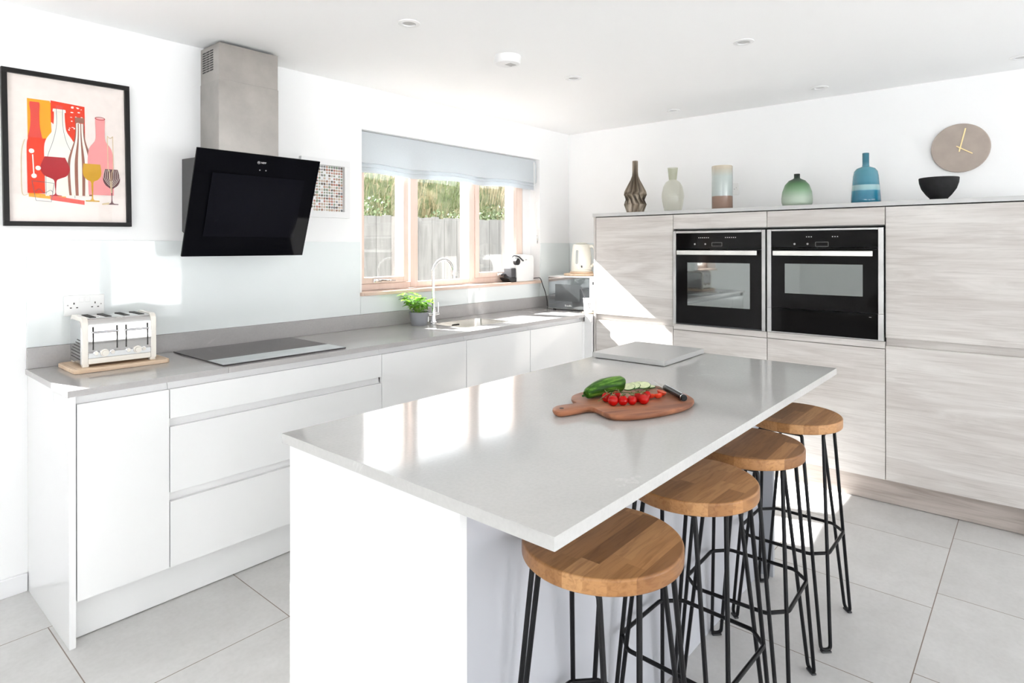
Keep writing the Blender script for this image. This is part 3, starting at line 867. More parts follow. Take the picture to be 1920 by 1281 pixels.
for k, (x, y, rz, lb) in enumerate(((1.128, .716, 1, 'oak topped black wire bar stool nearest the camera under the island corner'),
                                    (1.577, .716, -2, 'oak topped black wire bar stool second from the camera at the island'),
                                    (1.981, .714, 2, 'oak topped black wire bar stool third from the camera, second from ovens'),
                                    (2.436, .710, 0, 'oak topped black wire bar stool closest to the tall wood units'))):
    s = st0 if k == 0 else copy_tree(st0)
    s.location = (x, y, 0); s.rotation_euler.z = R(rz); s['label'] = lb

# ------------------------------------------------------------------ cooker hood
t = thing('cooker_hood', 'angled black glass cooker hood with steel chimney above the hob', 'cooker hood', (1.435, YW, 1.34))
p0, p1 = Vector((1.1335, 2.944, 1.337)), Vector((1.1335, 2.772, 1.8135))
def quadslab(b, x0, x1, lo, hi, th, bev=.002, mi=0, s0=0., s1=1., off=0.):
    """slab in the inclined plane of the hood: from lo to hi, thickness behind it"""
    d = (hi - lo); n = Vector((0, d.z, -d.y)).normalized()     # pointing away from the room
    a, c = lo + d * s0 + n * off, lo + d * s1 + n * off
    tt = bmesh.new()
    v = [tt.verts.new(q) for q in ((x0, a.y, a.z), (x1, a.y, a.z), (x1, c.y, c.z), (x0, c.y, c.z))]
    v2 = [tt.verts.new(Vector(q.co) + n * th) for q in v]
    for f in ((0, 1, 2, 3), (7, 6, 5, 4), (0, 4, 5, 1), (1, 5, 6, 2), (2, 6, 7, 3), (3, 7, 4, 0)):
        tt.faces.new([(v + v2)[i] for i in f])
    bmesh.ops.recalc_face_normals(tt, faces=tt.faces)
    if bev:
        BEV[0] = True
        bmesh.ops.bevel(tt, geom=list(tt.edges), offset=bev, segments=2, profile=.5, affect='EDGES')
    add(b, tt, mi)
hx0, hx1 = 1.1335, 1.7345
b = NB(); quadslab(b, hx0, hx1, p0, p1, .012); g = part(t, 'glass_front', b, M['black_glass'])
b = NB(); quadslab(b, hx0 + .075, hx1 - .075, p0, p1, .010, .001, 0, .20, .80, -.012); part(g, 'filter_flap', b, plain('dark_glass_flap', (.0048, .0048, .0075), .05, spec=.085, var=.02), root=t)
b = NB()
text_mesh(b, 'NEFF', .0115, Matrix.Translation((0, 0, 0)))
d = (p1 - p0).normalized(); n = Vector((0, d.z, -d.y)).normalized(); X = Vector((1, 0, 0))
def on_glass(b, cx, s, off=-.0008):
    q = p0 + (p1 - p0) * s + n * off
    m = Matrix((X, d, -n)).transposed().to_4x4(); m.translation = (cx, q.y, q.z)
    bmesh.ops.transform(b, matrix=m, verts=b.verts); return b
on_glass(b, 1.440, .925); part(g, 'lettering', b, M['lettering'], root=t)
b = NB()
lathe(b, [(.0066, 0), (.0066, .0006), (.0056, .0006), (.0056, 0)], 24); text_mesh(b, 'N', .0085, Matrix.Identity(4)); on_glass(b, 1.4165, .925)
part(g, 'logo', b, M['lettering'], root=t)
for q in (-.018, .012):
    b = NB(); lathe(b, [(0, .0005), (.003, .0005), (.003, 0)], 12, mtx=Matrix.Translation((q, 0, 0)))
    on_glass(b, 1.445, .855); part(g, 'touch_button', b, M['lettergrey'], root=t)
# body behind the glass
b = NB(); tt = bmesh.new()
prof = [(YW - .001, 1.80), (YW - .001, 1.455), (2.965, 1.40), (2.952 - .0, 1.372), (2.8015, 1.79)]
prism(b, prof, 1.1958, 1.672, .002, mtx=Matrix(((0, 0, 1, 0), (1, 0, 0, 0), (0, 1, 0, 0), (0, 0, 0, 1))))
part(t, 'hood_body', b, plain('hood_body_black', (.045, .045, .046), .35, var=.05))
b = NB(); box(b, 1.2815, 1.5765, 2.898, YW - .001, 1.8005, 2.166, .0012); part(t, 'lower_chimney', b, M['chimney'])
b = NB(); box(b, 1.2835, 1.5745, 2.900, YW - .001, 2.1665, ZC - .012, .0012); uc = part(t, 'upper_chimney', b, M['chimney'])
b = NB()
for r_ in range(9):
    for c_ in range(3):
        y0 = 2.962 + c_ * .040; z0 = 2.218 + r_ * .0115
        box(b, 1.2828, 1.2836, y0, y0 + .034, z0, z0 + .0065)
part(uc, 'vent_grille', b, M['gap'], root=t)

# hob
t = thing('hob', 'black glass induction hob with silver front strip set in the worktop', 'hob', (1.43, 2.81, .891))
b = NB(); box(b, 1.140, 1.728, 2.542, 3.055, .8909, .8965, .001); g = part(t, 'glass', b, M['hob_glass'])
b = NB(); box(b, 1.142, 1.726, 2.548, 2.692, .8966, .8971); part(t, 'control_strip', b, M['hob_strip'])

# ------------------------------------------------------------------ toaster on its board
b = NB(); prism(b, rrect(.343, .246, .018, 4), 0, .0165, .003)
ring = [(x * .955, y * .93) for x, y in rrect(.343, .246, .018, 4)]
o = mesh_obj('wooden_tray', b, M['pine']); o.location = (.8655, 2.9285, .8908); o.rotation_euler.z = R(-.5)
setp(o, 'pale wooden board under the toaster', 'board')
b = NB()
for (w, h) in ((.318, .221),):
    pts = rrect(w, h, .012, 4); tube(b, [(x, y, .0148) for x, y in pts], .0020, 6, closed=True)
p = mesh_obj('groove_rim', b, wood('tray_groove', (.55, .38, .24), (.42, .28, .17), 'x', .6)); p.parent = o
M['steelside'] = brushed('toaster_side_steel', (.50, .50, .51), .22, 'z')
TW, TD, TH = .262, .205, .197
t = thing('toaster', 'cream and chrome four-slot toaster on a pale wooden board', 'toaster', (.8635, 2.936, .9074), R(-3))
def tprof(ins=0., r=.032, z0=0., bulge=0.):
    y0, y1, z1 = -TD / 2 + ins, TD / 2 - ins, TH - ins; rr = r - ins * .5
    pts = [(y0, z0 + .012), (y1, z0 + .012)]
    if ins > 0.003 and bulge: pts = [(y0 - bulge * math.sin(PI * k / 10), z1 - rr - (z1 - rr - .012) * k / 10) for k in range(1, 10)] + pts
    for k in range(9): a = R(90 * k / 8); pts.append((y1 - rr + rr * math.cos(a), z1 - rr + rr * math.sin(a)))
    for k in range(9): a = R(90 + 90 * k / 8); pts.append((y0 + rr + rr * math.cos(a), z1 - rr + rr * math.sin(a)))
    return pts
YZX = Matrix(((0, 0, 1, 0), (1, 0, 0, 0), (0, 1, 0, 0), (0, 0, 0, 1)))
b = NB(); prism(b, tprof(.0050, bulge=.0042), -TW / 2 + .004, TW / 2 - .004, 0, mtx=YZX); part(t, 'chrome_body', b, plain('toaster_chrome', (.70, .69, .68), .06, metal=1, var=.01), True)
for sx in (-1, 1):
    b = NB(); x0, x1 = sorted((sx * TW / 2, sx * (TW / 2 - .021)))
    prism(b, tprof(0), x0, x1, .003, 2, mtx=YZX); arch = part(t, 'end_arch', b, M['cream'], True)
    b = NB(); prism(b, [(y * .90, .012 + (z - .012) * .93) for y, z in tprof(.004)], *(sorted((sx * (TW / 2 - .001), sx * (TW / 2 + .0032)))), .001, 1, mtx=YZX)
    sp_ = part(t, 'side_panel', b, M['steelside'], True)
    b = NB()
    for k in range(7):
        w = (.15, .15, .15, .13, .10, .075, .05)[k]; z = .030 + k * .0125
        box(b, *(sorted((sx * (TW / 2 + .0030), sx * (TW / 2 + .0040)))), -.085, -.085 + w, z, z + .0028)
    part(sp_, 'vent_grille', b, M['gap'], True)
b = NB(); box(b, -TW / 2 + .0205, TW / 2 - .0205, -TD / 2 - .0005, TD / 2 + .0005, .011, .034, .004); part(t, 'base_rail', b, M['cream'], True)
b = NB(); box(b, -TW / 2 + .0215, TW / 2 - .0215, -TD / 2 + .0018, -TD / 2 + .006, .0342, .072, .001); cs = part(t, 'control_strip', b, brushed('toaster_satin_steel', (.70, .71, .71), .4), True)
fy = -TD / 2 + .0018
for x in (-.084, -.028, .028, .084):
    b = NB(); cyl(b, (x, fy, .052), (x, fy - .004, .052), .0085, 24); cyl(b, (x, fy - .004, .052), (x, fy - .006, .052), .0068, 24, mi=1); part(t, 'button', b, [M['chrome'], M['cream']], True)
for x in (-.056, .060):
    b = NB(); cyl(b, (x, fy, .052), (x, fy - .008, .052), .0145, 28); cyl(b, (x, fy - .008, .052), (x, fy - .018, .052), .0115, 28, .0105); part(t, 'dial', b, M['cream'], True)
for x0, x1 in ((-.094, -.012), (.020, .098)):
    for x in (x0, x1):
        b = NB(); box(b, x - .0028, x + .0028, fy - .0012, fy + .003, .066, .158, .001); part(t, 'lever_slot', b, M['gap'], True)
    b = NB(); tube(b, [(x0 - .004, fy - .006, .136), (x1 + .004, fy - .006, .136)], .004, 10)
    for x in (x0, x1): cyl(b, (x, fy - .006, .136), (x, fy + .002, .136), .003, 8)
    part(t, 'lever', b, M['steelside'], True)
for x in (-.088, -.034, .030, .084):
    b = NB(); box(b, x - .011, x + .011, -.070, .070, TH - .0062, TH - .0028, .001); part(t, 'bread_slot', b, M['gap'], True)
for sx in (-1, 1):
    for sy in (-1, 1):
        b = NB(); x, y = sx * (TW / 2 - .013), sy * (TD / 2 - .016); box(b, x - .011, x + .011, y - .012, y + .012, 0.0002, .0125, .003); part(t, 'foot', b, M['cream'], True)
b = NB(); text_mesh(b, 'DUALIT', .011, Matrix.Translation((0, -TD / 2 + .0162, TH - .0112)) @ Matrix.Rotation(R(45), 4, 'X')); part(t, 'lettering', b, M['lettergrey'], True)

# double socket behind the toaster
t = thing('wall_socket', 'white double wall socket above the toaster', 'socket', (.7985, GY, 1.09))
sy = GY - .0005
b = NB(); box(b, .7255, .8715, sy - .009, sy, 1.092, 1.178, .003); part(t, 'plate', b, M['whiteplastic'])
for x in (.7865, .8090):
    b = NB(); box(b, x - .009, x + .009, sy - .0125, sy - .0092, 1.148, 1.169, .0015); part(t, 'rocker_switch', b, M['whiteplastic'])
for x in (.7605, .8365):
    for q in ((x - .0022, x + .0022, 1.1395, 1.1475), (x - .0144, x - .0076, 1.1235, 1.1278), (x + .0076, x + .0144, 1.1235, 1.1278)):
        b = NB(); box(b, q[0], q[1], sy - .0098, sy - .0091, q[2], q[3]); part(t, 'pin_hole', b, M['gap'])
for x in (.7385, .8585):
    b = NB(); cyl(b, (x, sy - .0098, 1.137), (x, sy - .0091, 1.137), .003, 12); part(t, 'screw', b, M['lettergrey'])

# ------------------------------------------------------------------ framed bottle print
t = thing('framed_print', 'black framed print of colourful bottles and wine glasses', 'picture', (.7475, YW, 1.466))
pc = Vector((.7483, 3.085, 1.7809)); PWd, PHt = .4465, .6245; tilt = R(-.85)
PM = Matrix.Translation(pc) @ Matrix.Rotation(tilt, 4, 'Y') @ FACE_NY     # drawing plane: x right, y up, z toward the room
fwid = .0185
b = NB()
for q in ((-PWd / 2, PWd / 2, PHt / 2 - fwid, PHt / 2), (-PWd / 2, PWd / 2, -PHt / 2, -PHt / 2 + fwid), (-PWd / 2, -PWd / 2 + fwid, -PHt / 2 + fwid, PHt / 2 - fwid), (PWd / 2 - fwid, PWd / 2, -PHt / 2 + fwid, PHt / 2 - fwid)):
    box(b, q[0], q[1], q[2], q[3], -.0135, .010, .001, mtx=PM)
part(t, 'frame', b, M['frameblack'])
iw, ih = PWd - 2 * fwid, PHt - 2 * fwid
PC = {}
def flat(n, c):
    PC[n] = plain('print_' + n, c, .8, var=.03, nscale=30); return PC[n]
cols = [('paper', (.83, .745, .70)), ('orange', (.88, .36, .012)), ('redorange', (.78, .045, .012)), ('coral', (.74, .07, .05)), ('cream', (.86, .82, .74)), ('brown', (.32, .13, .09)),
        ('pink', (.82, .31, .31)), ('crimson', (.42, .012, .02)), ('ochre', (.60, .32, .012)), ('plum', (.13, .05, .055)), ('line', (.16, .17, .18)), ('tan', (.70, .55, .33))]
mats = [flat(*c) for c in cols]; IDX = {c[0]: i for i, c in enumerate(cols)}
b = NB(); lay = [0]
def uv(u, v): return ((u - .5) * iw, (.5 - v) * ih)
def poly(cn, pts, closed=True):
    lay[0] += 1; z = -.004 + lay[0] * .00006
    tt = bmesh.new(); f = tt.faces.new([tt.verts.new((*uv(*p), z)) for p in pts])
    bmesh.ops.triangulate(tt, faces=[f]); bmesh.ops.recalc_face_normals(tt, faces=tt.faces)
    for f in tt.faces:
        if f.normal.z < 0: f.normal_flip()
    add(b, tt, IDX[cn], PM)
def stroke(cn, pts, w=.006):
    lay[0] += 1; z = -.004 + lay[0] * .00006; P = [Vector(uv(*p)) for p in pts]
    tt = bmesh.new()
    for a, c in zip(P, P[1:]):
        dd = (c - a); 
        if dd.length < 1e-6: continue
        nn = Vector((-dd.y, dd.x)).normalized() * w * iw / 2; e = dd.normalized() * w * iw * .2
        tt.faces.new([tt.verts.new((*q, z)) for q in (a - nn - e, c - nn + e, c + nn + e, a + nn - e)])
    add(b, tt, IDX[cn], PM)
def blob(cn, u, v, ru, rv, n=18): poly(cn, [(u + ru * math.cos(2 * PI * k / n), v - rv * math.sin(2 * PI * k / n)) for k in range(n)])
def spline(pts, n=6):
    out = []
    P = [pts[0]] + list(pts) + [pts[-1]]
    for i in range(1, len(P) - 2):
        p0_, p1_, p2_, p3_ = [Vector(q) for q in P[i - 1:i + 3]]
        for k in range(n):
            s = k / n
            out.append(tuple(.5 * ((2 * p1_) + (p2_ - p0_) * s + (2 * p0_ - 5 * p1_ + 4 * p2_ - p3_) * s * s + (3 * p1_ - p0_ - 3 * p2_ + p3_) * s ** 3)))
    out.append(pts[-1]); return out
def strip(cn, cu, half, f0=-1., f1=1.):
    global lay
    lay[0] += 1; z = -.004 + lay[0] * .00006; h = spline(half, 5); tt = bmesh.new()
    for (d0, v0), (d1, v1) in zip(h, h[1:]):
        if v1 - v0 < 1e-6: continue
        d0, d1 = max(0, d0), max(0, d1)
        q = [(cu + d0 * f0, v0), (cu + d0 * f1, v0), (cu + d1 * f1, v1), (cu + d1 * f0, v1)]
        f = tt.faces.new([tt.verts.new((*uv(*p), z)) for p in q]); f.normal_update()
        if f.normal.z < 0: f.normal_flip()
    add(b, tt, IDX[cn], PM)
def sym(cu, half):          # half profile [(du, v)] top to bottom -> closed outline
    h = spline(half, 5); return [(cu - d_, v) for d_, v in h] + [(cu + d_, v) for d_, v in reversed(h)]
poly('paper', [(0, 0), (1, 0), (1, 1), (0, 1)])
poly('orange', [(.155, .165), (.63, .165), (.63, .28), (.155, .28)])
poly('orange', [(.155, .155), (.34, .155), (.36, .60), (.155, .60)])
poly('redorange', [(.345, .15), (.635, .165), (.635, .45), (.60, .47), (.345, .3)])
poly('redorange', [(.155, .44), (.30, .42), (.32, .80), (.155, .81)])
poly('orange', [(.155, .80), (.46, .82), (.46, .85), (.155, .83)])
poly('coral', [(.33, .815), (.62, .845), (.62, .875), (.33, .848)])
random.seed(3)
for k in range(26): blob('cream', random.uniform(.49, .62), random.uniform(.17, .37), random.uniform(.004, .014), random.uniform(.002, .006), 7)
strip('redorange', .215, [(.038, .178), (.040, .20), (.036, .25), (.038, .34), (.055, .42), (.07, .48), (.07, .7), (.07, .805)])
strip('coral', .213, [(.038, .175), (.040, .20), (.034, .25), (.037, .34), (.053, .405), (.06, .42)])
stroke('tan', spline([(.13, .44), (.105, .52), (.10, .65), (.105, .81), (.155, .81)]), .006)
strip('cream', .415, [(.052, .205), (.055, .225), (.045, .23), (.048, .30), (.06, .36), (.11, .42), (.13, .48), (.13, .60), (.128, .80), (.12, .815)])
poly('coral', [(.385, .178), (.445, .178), (.445, .205), (.385, .205)])
stroke('line', spline([(.39, .2), (.39, .32), (.36, .43), (.31, .55), (.295, .68), (.295, .81)]), .004)
stroke('line', spline([(.443, .2), (.443, .32), (.47, .43), (.52, .52), (.535, .60), (.535, .83)]), .004)
bw = [(.038, .29), (.040, .36), (.052, .42), (.085, .50), (.108, .57), (.112, .66), (.106, .76), (.10, .81)]
strip('cream', .588, bw)
poly('brown', [(.548, .248), (.628, .248), (.628, .287), (.548, .287)])
h = spline(bw, 5)
for f0, f1 in ((-1, -.80), (-.46, -.2), (.12, .36), (.72, .98)):
    strip('brown', .588, bw, f0, f1)
strip('pink', .77, [(.044, .235), (.044, .27), (.042, .33), (.048, .40), (.10, .46), (.118, .54), (.118, .66), (.115, .80)])
stroke('crimson', [(.77 + .044 * math.cos(2 * PI * k / 20), .237 - .010 * math.sin(2 * PI * k / 20)) for k in range(21)], .006)
strip('crimson', .372, [(.085, .545), (.115, .60), (.122, .635), (.095, .675), (.04, .695), (.012, .71), (.006, .75), (.006, .805), (.05, .815), (.05, .82)])
strip('ochre', .69, [(.075, .575), (.083, .62), (.078, .66), (.05, .69), (.014, .705), (.009, .75), (.009, .832), (.06, .842), (.06, .85)])
strip('plum', .867, [(.058, .605), (.075, .65), (.078, .69), (.055, .725), (.02, .745), (.008, .76), (.008, .85), (.058, .862), (.058, .868)])
for q in (.018, .033, .048, .062): stroke('cream', spline([(.867 - q, .61), (.867 - q * 1.15, .67), (.867, .69 + q * .7), (.867 + q * 1.15, .67), (.867 + q, .61)]), .003)
stroke('tan', [(.835, .36), (.835, .60), (.85, .63), (.86, .78)], .006); stroke('tan', [(.885, .36), (.885, .60), (.87, .63), (.866, .78)], .006)
stroke('tan', spline([(.835, .36), (.86, .375), (.885, .36)]), .006)
for (u, v) in ((.182, .515), (.232, .63), (.198, .685)): blob('cream', u, v, .022, .016)
stroke('cream', [(.19, .54), (.197, .67)], .010)
stroke('line', [(.18, .72), (.21, .855), (.335, .86), (.36, .73), (.18, .72)], .004); stroke('line', spline([(.21, .79), (.24, .775), (.28, .80), (.33, .78), (.35, .80)]), .004)
poly('tan', [(.775, .862), (.84, .852), (.84, .866), (.775, .872)])
part(t, 'print', b, mats)
b = NB(); box(b, -iw / 2, iw / 2, -ih / 2, ih / 2, .0015, .003, mtx=PM); part(t, 'glazing', b, M['picglass'])
b = NB(); box(b, -iw / 2, iw / 2, -ih / 2, ih / 2, -.012, -.006, mtx=PM); part(t, 'backing', b, M['print'])
random.seed(11)

# pebble mosaic in a white box frame, half behind the hood
t = thing('mosaic_picture', 'white box frame of small coloured pebbles beside the hood', 'picture', (1.96, YW, 1.547))
mx0, mx1, mz0, mz1 = 1.805, 2.118, 1.548, 1.882
b = NB(); fr = .036
for q in ((mx0, mx1, mz0, mz0 + fr), (mx0, mx1, mz1 - fr, mz1), (mx0, mx0 + fr, mz0 + fr, mz1 - fr), (mx1 - fr, mx1, mz0 + fr, mz1 - fr)):
    box(b, q[0], q[1], 3.072, YW - .001, q[2], q[3], .001)
part(t, 'frame', b, M['satin'])
b = NB(); box(b, mx0 + fr, mx1 - fr, 3.094, 3.0985, mz0 + fr, mz1 - fr); part(t, 'backing', b, M['satin'])
pcols = [(.36, .20, .14), (.50, .33, .25), (.14, .11, .09), (.50, .40, .30), (.28, .30, .22), (.62, .52, .45), (.22, .22, .22), (.48, .22, .17), (.24, .30, .22), (.55, .44, .36)]
pm = [plain('pebble_%d' % i, c, .4, var=.1) for i, c in enumerate(pcols)]
b = NB(); nn = 15
for i in range(nn):
    for j in range(nn + 1):
        if random.random() < .05: continue
        x = mx0 + fr + (mx1 - mx0 - 2 * fr) * (i + .5) / nn; z = mz0 + fr + (mz1 - mz0 - 2 * fr) * (j + .5) / (nn + 1)
        tt = bmesh.new(); bmesh.ops.create_icosphere(tt, subdivisions=1, radius=1)
        s = random.uniform(.0064, .0084)
        add(b, tt, random.randrange(len(pcols)), Matrix.Translation((x, 3.0935, z)) @ Matrix.Rotation(random.uniform(0, 3), 4, 'Y') @ Matrix.Diagonal((s * random.uniform(.8, 1.2), .003, s, 1)))
part(t, 'pebble_mosaic', b, pm)

# ------------------------------------------------------------------ roman blind
t = thing('roman_blind', 'pale blue grey linen roman blind half raised in the window', 'blind', (3.08, 3.16, 1.83))
def blind_y(s, x): return 0
b = NB(); nx = 60
prof = [(3.172, 2.088), (3.135, 2.086), (3.130, 2.04), (3.128, 1.98), (3.128, 1.92), (3.130, 1.893), (3.140, 1.888), (3.150, 1.893), (3.152, 1.90),
        (3.146, 1.884), (3.139, 1.874), (3.137, 1.868), (3.146, 1.864), (3.155, 1.872), (3.150, 1.858), (3.143, 1.842), (3.146, 1.832), (3.160, 1.834), (3.174, 1.86), (3.178, 1.95), (3.180, 2.068)]  # ends in an unseen back sheet, added to keep sun off the folds
V = []
bx0, bx1 = WX0 + .003, WX1 - .012
for i in range(nx + 1):
    u = i / nx; x = bx0 + (bx1 - bx0) * u; row = []
    sag = .014 * math.sin(2 * PI * 2.5 * u + .8) * .3 + .005 * noise.noise((u * 7, 0, 0)) + .014 * u
    for k, (y, z) in enumerate(prof):
        w = min(1, max(0, (2.0 - z) / .12))
        yy = y + .004 * noise.noise((x * 3, z * 5, 1)) * w
        row.append(b.verts.new((x, yy, z + sag * w)))
    V.append(row)
for i in range(nx):
    for k in range(len(prof) - 1): b.faces.new((V[i][k], V[i + 1][k], V[i + 1][k + 1], V[i][k + 1]))
bmesh.ops.recalc_face_normals(b, faces=b.faces)
part(t, 'fabric', b, M['blind'])
b = NB(); box(b, bx0, bx1, 3.150, 3.180, 2.070, 2.0905); part(t, 'headrail', b, M['satin'])
b = NB()
cx = 3.905
tube(b, [(cx, 3.122, 2.07), (cx + .003, 3.120, 1.85), (cx + .006, 3.112, 1.6), (cx + .035, 3.104, 1.44)], .0022, 6)
part(t, 'pull_cord', b, M['whiteplastic']); b = NB()
tube(b, [(cx + .012, 3.124, 2.07), (cx + .014, 3.120, 1.85), (cx + .022, 3.112, 1.6), (cx + .040, 3.104, 1.44)], .0022, 6)
part(t, 'pull_cord', b, M['whiteplastic'])
b = NB(); cyl(b, (WX1 - .001, 3.116, 1.44), (WX1 - .014, 3.116, 1.44), .005, 12); tube(b, [(WX1 - .014, 3.116, 1.475), (WX1 - .010, 3.116, 1.44), (WX1 - .014, 3.116, 1.405)], .0035, 8)
o = solo('cord_cleat', b, M['chrome'], 'small cord cleat on the window reveal beside the blind', 'cleat', base=(WX1, 3.116, 1.44))

# ------------------------------------------------------------------ coffee machine on the sill
t = thing('coffee_machine', 'white and black capsule coffee machine on the window sill', 'coffee machine', (3.72, 3.137, 1.1068))
zs = 1.1070
b = NB(); prism(b, [(3.655, zs), (3.862, zs), (3.868, zs + .10), (3.866, zs + .185), (3.850, zs + .208), (3.70, zs + .212), (3.640, zs + .205), (3.622, zs + .17), (3.648, zs + .118), (3.655, zs + .10)],
                -3.188, -3.090, .004, mtx=Matrix(((1, 0, 0, 0), (0, 0, -1, 0), (0, 1, 0, 0), (0, 0, 0, 1)))); part(t, 'body', b, M['whiteplastic'])
b = NB(); box(b, 3.600, 3.6545, 3.098, 3.180, zs + .034, zs + .108, .006); part(t, 'front_panel', b, M['softblack'])
b = NB(); prism(b, [(3.555, zs + .034), (3.6545, zs + .034), (3.6545, zs + .001), (3.590, zs + .001)], -3.184, -3.094, .002, mtx=Matrix(((1, 0, 0, 0), (0, 0, -1, 0), (0, 1, 0, 0), (0, 0, 0, 1))))
part(t, 'drip_tray', b, M['black'])
b = NB(); cyl(b, (3.634, 3.089, zs + .158), (3.634, 3.060, zs + .158), .026, 28); cyl(b, (3.634, 3.060, zs + .158), (3.634, 3.056, zs + .158), .019, 28); hd = part(t, 'capsule_head', b, M['black'])
b = NB(); tube(b, [(3.580, 3.074, zs + .192), (3.592, 3.074, zs + .203), (3.625, 3.072, zs + .205), (3.66, 3.072, zs + .195), (3.712, 3.072, zs + .163)], .0055, 10); part(t, 'lever', b, M['softblack'])
b = NB(); tube(b, [(3.574, 3.074, zs + .186), (3.588, 3.074, zs + .172)], .007, 10); part(t, 'spout', b, M['chrome'])
b = NB(); box(b, 3.758, 3.778, 3.0885, 3.0897, zs + .168, zs + .174); part(t, 'badge', b, M['lettergrey'])
pts = [Vector((3.869, 3.13, zs + .014)), Vector((3.885, 3.075, zs + .022)), Vector((3.90, 3.05, zs + .018)), Vector((3.925, 3.047, 1.075)), Vector((3.965, 3.050, 1.01)), Vector((3.995, 3.055, .94)), Vector((4.01, 3.062, .8965)), Vector((4.06, 3.066, .8950))]
cp = [tuple(p) for p in pts]
def spline3(P, n=8):
    P = [Vector(p) for p in P]; Q = [P[0]] + P + [P[-1]]; out = []
    for i in range(1, len(Q) - 2):
        a, c, d_, e = Q[i - 1:i + 3]
        for k in range(n):
            s = k / n; out.append(.5 * ((2 * c) + (d_ - a) * s + (2 * a - 5 * c + 4 * d_ - e) * s * s + (3 * c - a - 3 * d_ + e) * s ** 3))
    out.append(P[-1]); return out
b = NB(); tube(b, spline3(cp), .0034, 8); part(t, 'power_cable', b, M['black'])

# ------------------------------------------------------------------ sink and tap
x0, x1, y0, y1 = SK
b = NB()
top = rrect(x1 - x0 - .002, y1 - y0 - .002, .045, 6, (x0 + x1) / 2, (y0 + y1) / 2)
outer = rrect(x1 - x0 + .030, y1 - y0 + .030, .05, 6, (x0 + x1) / 2, (y0 + y1) / 2)
bot = rrect(x1 - x0 - .03, y1 - y0 - .03, .06, 6, (x0 + x1) / 2, (y0 + y1) / 2)
rings = [[(x, y, .8910) for x, y in outer], [(x, y, .8918) for x, y in outer], [(x, y, .8918) for x, y in top], [(x, y, .885) for x, y in [(q[0] * .998 + (x0 + x1) / 2 * .002, q[1] * .998 + (y0 + y1) / 2 * .002) for q in top]],
         [(x, y, .745) for x, y in bot], [((x - (x0 + x1) / 2) * .9 + (x0 + x1) / 2, (y - (y0 + y1) / 2) * .9 + (y0 + y1) / 2, .725) for x, y in bot]]
RV = [[b.verts.new(p) for p in r_] for r_ in rings]
for a, c in zip(RV, RV[1:]):
    for i in range(len(a)): j = (i + 1) % len(a); b.faces.new((a[i], a[j], c[j], c[i]))
b.faces.new(RV[-1])
bmesh.ops.recalc_face_normals(b, faces=b.faces)
t = thing('sink', 'stainless steel kitchen sink bowl set in the worktop below the window', 'sink', ((x0 + x1) / 2, (y0 + y1) / 2, .725))
part(t, 'bowl', b, M['sinksteel'])
b = NB(); lathe(b, [(0, .7265), (.020, .7265), (.036, .7280), (.040, .7262)], 32, mtx=Matrix.Translation(((x0 + x1) / 2, (y0 + y1) / 2, 0))); part(t, 'drain', b, M['chrome'])
b = NB(); box(b, 2.80, 2.86, 2.9175, 2.9185, .862, .872); part(t, 'overflow', b, M['gap'])
t = thing('kitchen_tap', 'chrome swan-neck mixer tap behind the sink', 'tap', (2.678, 2.955, .8908))
tx, ty = 2.678, 2.972
t.location = (tx, ty, .8908)
b = NB(); lathe(b, [(0, 0), (.024, 0), (.024, .004), (.019, .008), (.0155, .03), (.0155, .09), (.0125, .097), (.0, .098)], 28, mtx=Matrix.Translation((tx, ty, .8909))); part(t, 'body', b, M['chrome'])
b = NB(); pts = [(tx, ty, .98), (tx, ty, 1.195)]
rr = .089
for k in range(0, 19): a = PI - PI * k / 18 * 1.03; pts.append((tx + rr + rr * math.cos(a), ty, 1.21 + rr * math.sin(a)))
pts += [(pts[-1][0] + .001, ty, 1.19)]
tube(b, pts, .0105, 14); e = pts[-1]; cyl(b, e, (e[0] + .002, ty, e[2] - .022), .0125, 16); part(t, 'spout', b, M['chrome'])
b = NB(); cyl(b, (tx - .045, ty, .945), (tx + .045, ty, .945), .0115, 20); part(t, 'cross_body', b, M['chrome'])
b = NB(); tube(b, [(tx + .042, ty, .950), (tx + .044, ty, 1.02)], .0042, 10); part(t, 'lever', b, M['chrome'])
b = NB(); tube(b, [(tx - .042, ty, .938), (tx - .044, ty, .902)], .0042, 10); part(t, 'lever', b, M['chrome'])

# ------------------------------------------------------------------ basil
px_, py_ = 2.545, 2.955
t = thing('basil_plant', 'bright green basil plant in a grey plastic pot beside the tap', 'plant', (px_, py_, .8908))
b = NB(); lathe(b, [(0, .002), (.046, .002), (.047, 0.0), (.049, .004), (.060, .074), (.0635, .075), (.0635, .083), (.058, .083), (.056, .07), (.0, .068)], 40, mtx=Matrix.Translation((px_, py_, .8908))); part(t, 'pot', b, M['greyplastic'])
b = NB(); lathe(b, [(.055, 0), (.0, .003)], 24, mtx=Matrix.Translation((px_, py_, .8908 + .0705))); part(t, 'soil', b, M['soil'])
random.seed(5)
fb, sb = NB(), NB()
def leaf(bm, base, dirv, L, wd, curl):
    d_ = dirv.normalized(); s = d_.cross(Vector((0, 0, 1)));
    if s.length < .05: s = Vector((1, 0, 0))
    s.normalize(); nrm = s.cross(d_)
    rows = []
    for k in range(5):
        u = k / 4; w = wd * math.sin(PI * min(.97, .06 + u * .92)) ** .8
        c = base + d_ * L * u + Vector((0, 0, -1)) * curl * L * u * u
        rows.append((c - s * w / 2 + nrm * w * .18, c, c + s * w / 2 + nrm * w * .18))
    vs = [[bm.verts.new(p) for p in r_] for r_ in rows]
    for a, c in zip(vs, vs[1:]):
        for i in range(2): bm.faces.new((a[i], a[i + 1], c[i + 1], c[i]))
